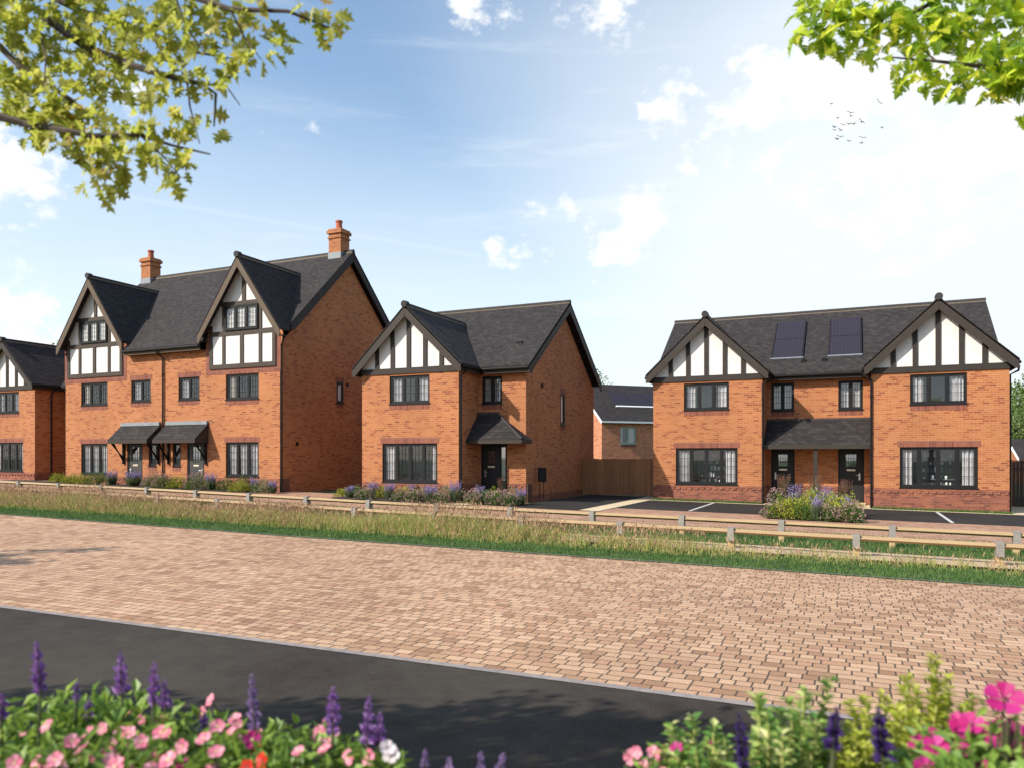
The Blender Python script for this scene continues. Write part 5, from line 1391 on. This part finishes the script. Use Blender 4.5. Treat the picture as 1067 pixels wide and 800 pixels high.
bedding(392, 795, 1.5, 'white flowering bedding plant at the right end of the left planter', 'pet_white', 'eye', 5, .05, nleaf=90, lsize=.05)
salvia(42, 667, 722, 1.6, 'leftmost tall violet salvia spike', wpx=15, lean=-4)
salvia(127, 680, 722, 1.65, 'violet salvia spike with a leaning tip, second tall one from the left', wpx=17, lean=-2)
salvia(160, 689, 735, 1.6, 'dark violet salvia spike of the close pair, left one', wpx=15, lean=1)
salvia(173, 709, 738, 1.6, 'dark violet salvia spike of the close pair, right one', wpx=13, lean=-2)
salvia(266, 702, 760, 1.6, 'slim lilac salvia spike standing alone right of the close pair', wpx=13, lean=-4, mat='salvia_pale')
salvia(347, 715, 765, 1.6, 'lilac violet salvia spike left of the darkest spike', wpx=18, lean=0)
salvia(383, 724, 775, 1.55, 'dark violet salvia spike nearest the road gap, left of its short twin', wpx=16, lean=1)
salvia(394, 742, 775, 1.55, 'short violet salvia spike hugging the dark spike beside the road gap', wpx=15, lean=2)
salvia(2, 722, 750, 1.6, 'violet salvia spike cut by the left photo edge', wpx=14)
salvia(93, 728, 750, 1.7, 'short mauve salvia spike among the leaves between the two tall left spikes', wpx=12, mat='salvia_pale')
salvia(213, 742, 765, 1.65, 'short violet salvia spike left of the slim lilac one', wpx=14, mat='salvia')
salvia(80, 710, 730, 1.7, 'tiny pale salvia bud beside the second tall spike', wpx=7, mat='salvia_pale')
salvia(443, 781, 800, 1.55, 'lilac salvia tip left in the gap between the planters', wpx=9, mat='salvia_pale', leaves=False)
salvia(468, 789, 806, 1.55, 'lilac salvia tip second in the gap between the planters', wpx=13, mat='salvia_pale', leaves=False)
salvia(501, 783, 804, 1.55, 'lilac salvia tip third in the gap between the planters', wpx=9, mat='salvia_pale', leaves=False)
salvia(521, 784, 804, 1.55, 'lilac salvia tip fourth in the gap between the planters', wpx=10, mat='salvia_pale', lean=4, leaves=False)

def bush(px, D, label, sprigs, leafmat, stemmat, lsize, lw, name, per=.011, rnd=False):
    """upright sprigs, each a photo x, top y, base x"""
    b0 = pt(px, 800, D); base = Vector((b0.x, b0.y, PZ - .06))
    t = thing(name, label, 'shrub', base)
    fo, st = MB(), MB()
    for (x, y, xb, dd) in sprigs:
        a, b = pt(xb, 815, D + dd), pt(x, y, D + dd)
        pts = branch_pts(a, b, 5, .04); st.tube([base.lerp(a, .6)] + pts, [.005, .004, .0036, .003, .0026, .002, .0012], 5, cap=False)
        L = (b - a).length; n = int(L / per)
        for i in range(n):
            s = (i + R.random()) / n; p = along(pts, s); ax = (b - a).normalized()
            for _ in range(2):
                v = rvec(); v = (v - ax * v.dot(ax)).normalized()
                d = (v * R.uniform(.6, 1) + ax * R.uniform(.2, .8)).normalized()
                l = lsize * R.uniform(.65, 1.15) * (1 - .35 * s)
                kite(fo, p, d, (ax - d * ax.dot(d)).normalized() + rvec() * .2, l, l * lw, 0, .2)
    st.build('stem', M[stemmat], t, uv=False); fo.build('foliage', M[leafmat], t, uv=False)
spr = [(700, 752, 715, 0), (722, 745, 725, .05), (745, 755, 740, -.05), (712, 765, 705, .1), (735, 770, 745, 0), (755, 768, 760, .06), (690, 775, 700, 0), (725, 780, 728, -.08), (750, 785, 752, -.05), (705, 785, 712, -.05)]
bush(722, 1.6, 'low variegated green shrub at the left of the right planter', spr, 'lf_euony', 'stem_y', .036, .72, 'variegated_shrub', .0065)
spr = [(787, 722, 795, 0), (812, 738, 810, .04), (838, 718, 832, 0), (866, 706, 848, .03), (800, 745, 800, -.05), (825, 742, 822, .08), (850, 748, 846, -.05), (788, 760, 790, .05), (815, 765, 815, -.08), (836, 768, 835, -.05), (858, 762, 855, .05), (780, 778, 785, -.05), (805, 785, 806, .04), (845, 785, 845, -.06), (795, 732, 806, .1), (822, 728, 830, .12)]
bush(820, 1.55, 'taller variegated green shrub with yellow stems right of the low one', spr, 'lf_euony', 'stem_y', .038, .70, 'variegated_shrub', .006)
spr = [(x + R.uniform(-7, 7), y + R.uniform(-5, 5), x * .85 + 930 * .15, dd) for x, y, dd in [(878, 748, 0), (893, 735, .05), (908, 728, 0), (925, 722, .04), (942, 704, 0), (955, 715, .05), (972, 705, 0), (980, 682, 0), (985, 710, .06), (1000, 730, 0), (1012, 722, .04), (890, 760, -.06), (915, 755, -.06), (938, 745, -.05), (960, 745, -.06), (985, 748, -.05), (1003, 755, 0), (870, 770, -.04), (900, 780, -.08), (930, 775, -.08), (955, 770, -.08), (978, 775, -.06), (950, 730, .1), (905, 745, .1), (930, 735, .1), (885, 782, -.1), (965, 725, .1)]]
bush(940, 1.6, 'bright golden upright shrub in the middle of the right planter', spr, 'lf_gold', 'stem_y', .034, .55, 'golden_shrub', .0036)
salvia(776, 742, 800, 1.45, 'dark blurred salvia spike left of the pair in the right planter', 'salvia_dark', wpx=16, lean=-6)
salvia(868, 736, 780, 1.4, 'dark salvia spike against the golden shrub', 'salvia_dark', wpx=20, lean=4)
salvia(921, 735, 795, 1.4, 'large dark salvia spike in front of the golden shrub', 'salvia_dark', wpx=24, lean=-6)
bedding(712, 788, 1.6, 'magenta, pink flowered plant at the left end of the right planter', 'pet_hot', 'eye', 9, .075, nleaf=80, lsize=.045)
bedding(672, 792, 1.6, 'small pale pink flower at the far left of the right planter', 'pet_pink', 'eye_w', 4, .05, nleaf=40, lsize=.04)
bedding(1003, 772, 1.45, 'magenta petunia below the golden shrub at the right', 'pet_hot', 'eye', 11, .075, fr=.023, nleaf=130, lsize=.06)
bedding(960, 795, 1.4, 'magenta petunia at the bottom edge of the right planter', 'pet_hot', 'eye', 3, .05, fr=.024, nleaf=110, lsize=.06)
bedding(1045, 738, 1.4, 'tall magenta petunia with dark eyes at the right photo edge', 'pet_hot', 'eye', 2, .03, fr=.031, nleaf=26, lsize=.04)
bedding(1062, 785, 1.4, 'leafy magenta petunia in the lower right photo corner', 'pet_hot', 'eye', 3, .06, fr=.026, nleaf=160, lsize=.06)
bedding(1020, 797, 1.35, 'green petunia foliage at the lower right', 'pet_hot', 'eye', 2, .09, fr=.022, nleaf=170, lsize=.055)

# ------------------------------------------------------------------ birds
M['bird'] = plain('grey_bird', (.10, .10, .11), .8, .1)
def bird_mesh():
    mb = MB()
    mb.tube([(0, -.17, 0), (0, -.13, .01), (0, -.04, .01), (0, .06, .0), (0, .14, -.005), (0, .20, -.01)], [.008, .028, .045, .038, .018, .010], 8)
    for s in (-1, 1):
        mb.prism([(s * .03, -.07, .015), (s * .20, -.11, .10), (s * .42, -.01, .06), (s * .40, .02, .058), (s * .20, .02, .09), (s * .03, .06, .015)], (0, 0, .008))
    mb.prism([(-.02, .15, -.005), (.02, .15, -.005), (.05, .26, -.012), (-.05, .26, -.012)], (0, 0, .006))
    return mb
bird_px = [(85, 115), (745, 90), (345, 238), (358, 285), (175, 312), (498, 360), (318, 395), (388, 393), (243, 407), (127, 437), (128, 480), (203, 477), (785, 445), (203, 572), (160, 603), (330, 632), (515, 585), (500, 660)]
bird_lab = ['lone grey bird highest at the left of the flock', 'lone grey bird highest at the right of the flock', 'upper bird of the close pair at the top of the flock', 'lower bird of the close pair at the top of the flock', 'bird at the upper left edge of the flock', 'bird right of centre in the flock, above the empty gap',
            'largest bird in the centre of the flock', 'bird just right of the largest central one', 'small bird just left of the largest central one', 'upper bird of the left edge pair in the flock', 'lower bird of the left edge pair in the flock', 'faint bird right of the left edge pair', 'lone bird farthest right, lower than the high one', 'upper bird of the lower left pair in the flock', 'lower bird of the lower left pair in the flock', 'lowest bird in the middle of the flock', 'upper bird of the lower right pair in the flock', 'lower bird of the lower right pair, lowest of all']
b0 = None
for (x, y), lab in zip(bird_px, bird_lab):
    p = pt(860 + x / 13.33, 100 + y / 13.33, R.uniform(95, 125))
    if b0 is None: b0 = bird_mesh().build('bird', M['bird'], uv=False); o = b0
    else: o = b0.copy(); COL.objects.link(o)
    o.location = p; o.rotation_euler = (R.uniform(-.5, .5), R.uniform(.2, .9), R.uniform(-.6, .6) - .5); q = R.uniform(1.0, 1.5); o.scale = (q, q, q)
    tag(o, 'small ' + lab if 'small' not in lab else lab, 'bird', 'flock of birds in the sky')

# ------------------------------------------------------------------ sky, sun, camera
SUN_AZ = Vector((-.634, -.773, 0)); SUN_EL = math.radians(36)
def make_world():
    w = bpy.data.worlds.new('World'); S.world = w; w.use_nodes = True
    nt = w.node_tree; bg = nt.nodes['Background']
    sky = N(nt, 'ShaderNodeTexSky', sky_type='NISHITA'); sky.sun_disc = False
    sky.sun_elevation = SUN_EL; sky.sun_rotation = math.atan2(SUN_AZ.x, SUN_AZ.y)
    sky.air_density = 1.15; sky.dust_density = .8; sky.ozone_density = 1.6
    tc = N(nt, 'ShaderNodeTexCoord').outputs['Generated']
    d = vmath(nt, 'NORMALIZE', tc).outputs[0]
    sep = N(nt, 'ShaderNodeSeparateXYZ'); nt.links.new(d, sep.inputs[0])
    n1 = noise_tex(nt, vmath(nt, 'MULTIPLY', d, (1, 1, 1.4)).outputs[0], 24.0, 9, .62)
    n2 = noise_tex(nt, vmath(nt, 'MULTIPLY', d, (1, 1, 4.0)).outputs[0], 2.2, 6, .55)
    clouds = [(22, 178, 48, 1), (-30, 190, 50, 1), (-5, 345, 60, .9), (10, 232, 22, .6), (700, 108, 36, 1), (752, 133, 34, .9), (800, 98, 46, 1), (850, 92, 52, 1), (905, 85, 60, 1), (985, 90, 70, 1), (1060, 120, 90, 1.1), (668, 222, 34, 1), (655, 245, 26, .9), (620, 258, 34, .9), (655, 265, 22, .8), (545, 264, 26, .85), (520, 262, 20, .8), (570, 266, 18, .8),
              (556, 217, 18, .75), (592, 218, 16, .75), (490, 2, 30, .9), (532, 8, 24, .85), (640, 5, 34, .95), (595, 0, 22, .7), (762, 72, 18, .75), (805, 165, 24, .7), (716, 158, 14, .6), (140, 104, 20, .9), (125, 75, 16, .7), (328, 135, 12, .6), (272, 142, 12, .6), (715, 178, 14, .6), (935, 190, 100, .8), (850, 190, 50, .6)]
    acc = None
    for x, y, r, s in clouds:
        c = direction(x, y)
        dv = vmath(nt, 'DISTANCE', d, tuple(c)); 
        m = remap(nt, dv.outputs['Value'], r / F * 1.6, 0, 0, s)
        acc = m if acc is None else math_(nt, 'MAXIMUM', acc, m)
    cl = remap(nt, math_(nt, 'ADD', acc, math_(nt, 'MULTIPLY', math_(nt, 'SUBTRACT', n1, .5), 3.0)), .42, 1.08)
    cl = math_(nt, 'MULTIPLY', cl, remap(nt, acc, .0, .35))
    # bright high veil that thickens towards the right and the skyline
    rd = direction(980, 330)
    dr = vmath(nt, 'DISTANCE', d, tuple(rd)).outputs['Value']
    veil = math_(nt, 'ADD', remap(nt, dr, .76, .2), math_(nt, 'MULTIPLY', math_(nt, 'SUBTRACT', n2, .5), .35), clamp=True)
    hor = remap(nt, sep.outputs[2], .50, .10, 0, .72)
    veil = math_(nt, 'MAXIMUM', veil, math_(nt, 'ADD', hor, math_(nt, 'MULTIPLY', math_(nt, 'SUBTRACT', n2, .5), .25), clamp=True))
    n3 = noise_tex(nt, vmath(nt, 'MULTIPLY', d, (1.2, 1.2, 9.0)).outputs[0], 3.0, 8, .6)
    veil = math_(nt, 'ADD', veil, remap(nt, n3, .50, .78, 0, .30), clamp=True)
    # one thin contrail
    a, b = direction(130, 205), direction(470, 262)
    nn = a.cross(b).normalized(); midd = (a + b).normalized()
    ct = vmath(nt, 'DOT_PRODUCT', d, tuple(nn)).outputs['Value']
    cm = math_(nt, 'MULTIPLY', remap(nt, math_(nt, 'ABSOLUTE', ct), .0042, .0008), remap(nt, vmath(nt, 'DISTANCE', d, tuple(midd)).outputs['Value'], .28, .2, 0, .16))
    skyc = mixc(nt, 1.0, sky.outputs[0], SKY_TINT, 'MULTIPLY')
    v_ = mixc(nt, veil, skyc, WHITE)
    v_ = mixc(nt, cm, v_, WHITE)
    v_ = mixc(nt, cl, v_, CLOUD)
    nt.links.new(v_, bg.inputs['Color']); bg.inputs['Strength'].default_value = SKY_STR
SKY_STR = .10
WHITE = (6.9, 7.45, 7.9); CLOUD = (8.0, 8.1, 8.2); SKY_TINT = (1.62, 1.66, 1.62)
make_world()
sun = bpy.data.lights.new('sun', 'SUN'); sun.energy = 4.8; sun.angle = math.radians(.5); sun.color = (1.0, .93, .83)
so = bpy.data.objects.new('sun', sun); COL.objects.link(so)
sd = SUN_AZ.normalized() * math.cos(SUN_EL) + Vector((0, 0, math.sin(SUN_EL)))
so.rotation_euler = sd.to_track_quat('Z', 'Y').to_euler(); so.location = (0, 0, 30)

cam = bpy.data.cameras.new('camera'); co = bpy.data.objects.new('camera', cam); COL.objects.link(co)
co.location = (0, 0, EYE); co.rotation_euler = (PI / 2, 0, ALPHA)
cam.sensor_width = 36; cam.lens = 36 * F / 1067; cam.shift_y = (HY - 400) / 1067
cam.clip_start = .05; cam.clip_end = 3000
cam.dof.use_dof = True; cam.dof.focus_distance = 24; cam.dof.aperture_fstop = 3.2
S.camera = co
S.view_settings.view_transform = 'Standard'; S.view_settings.look = 'None'; S.view_settings.gamma = 1.0
S.view_settings.use_curve_mapping = False; S.view_settings.exposure = .45
S.cycles.use_denoising = True; S.cycles.max_bounces = 8; S.cycles.transparent_max_bounces = 12
S.cycles.caustics_reflective = False; S.cycles.caustics_refractive = False
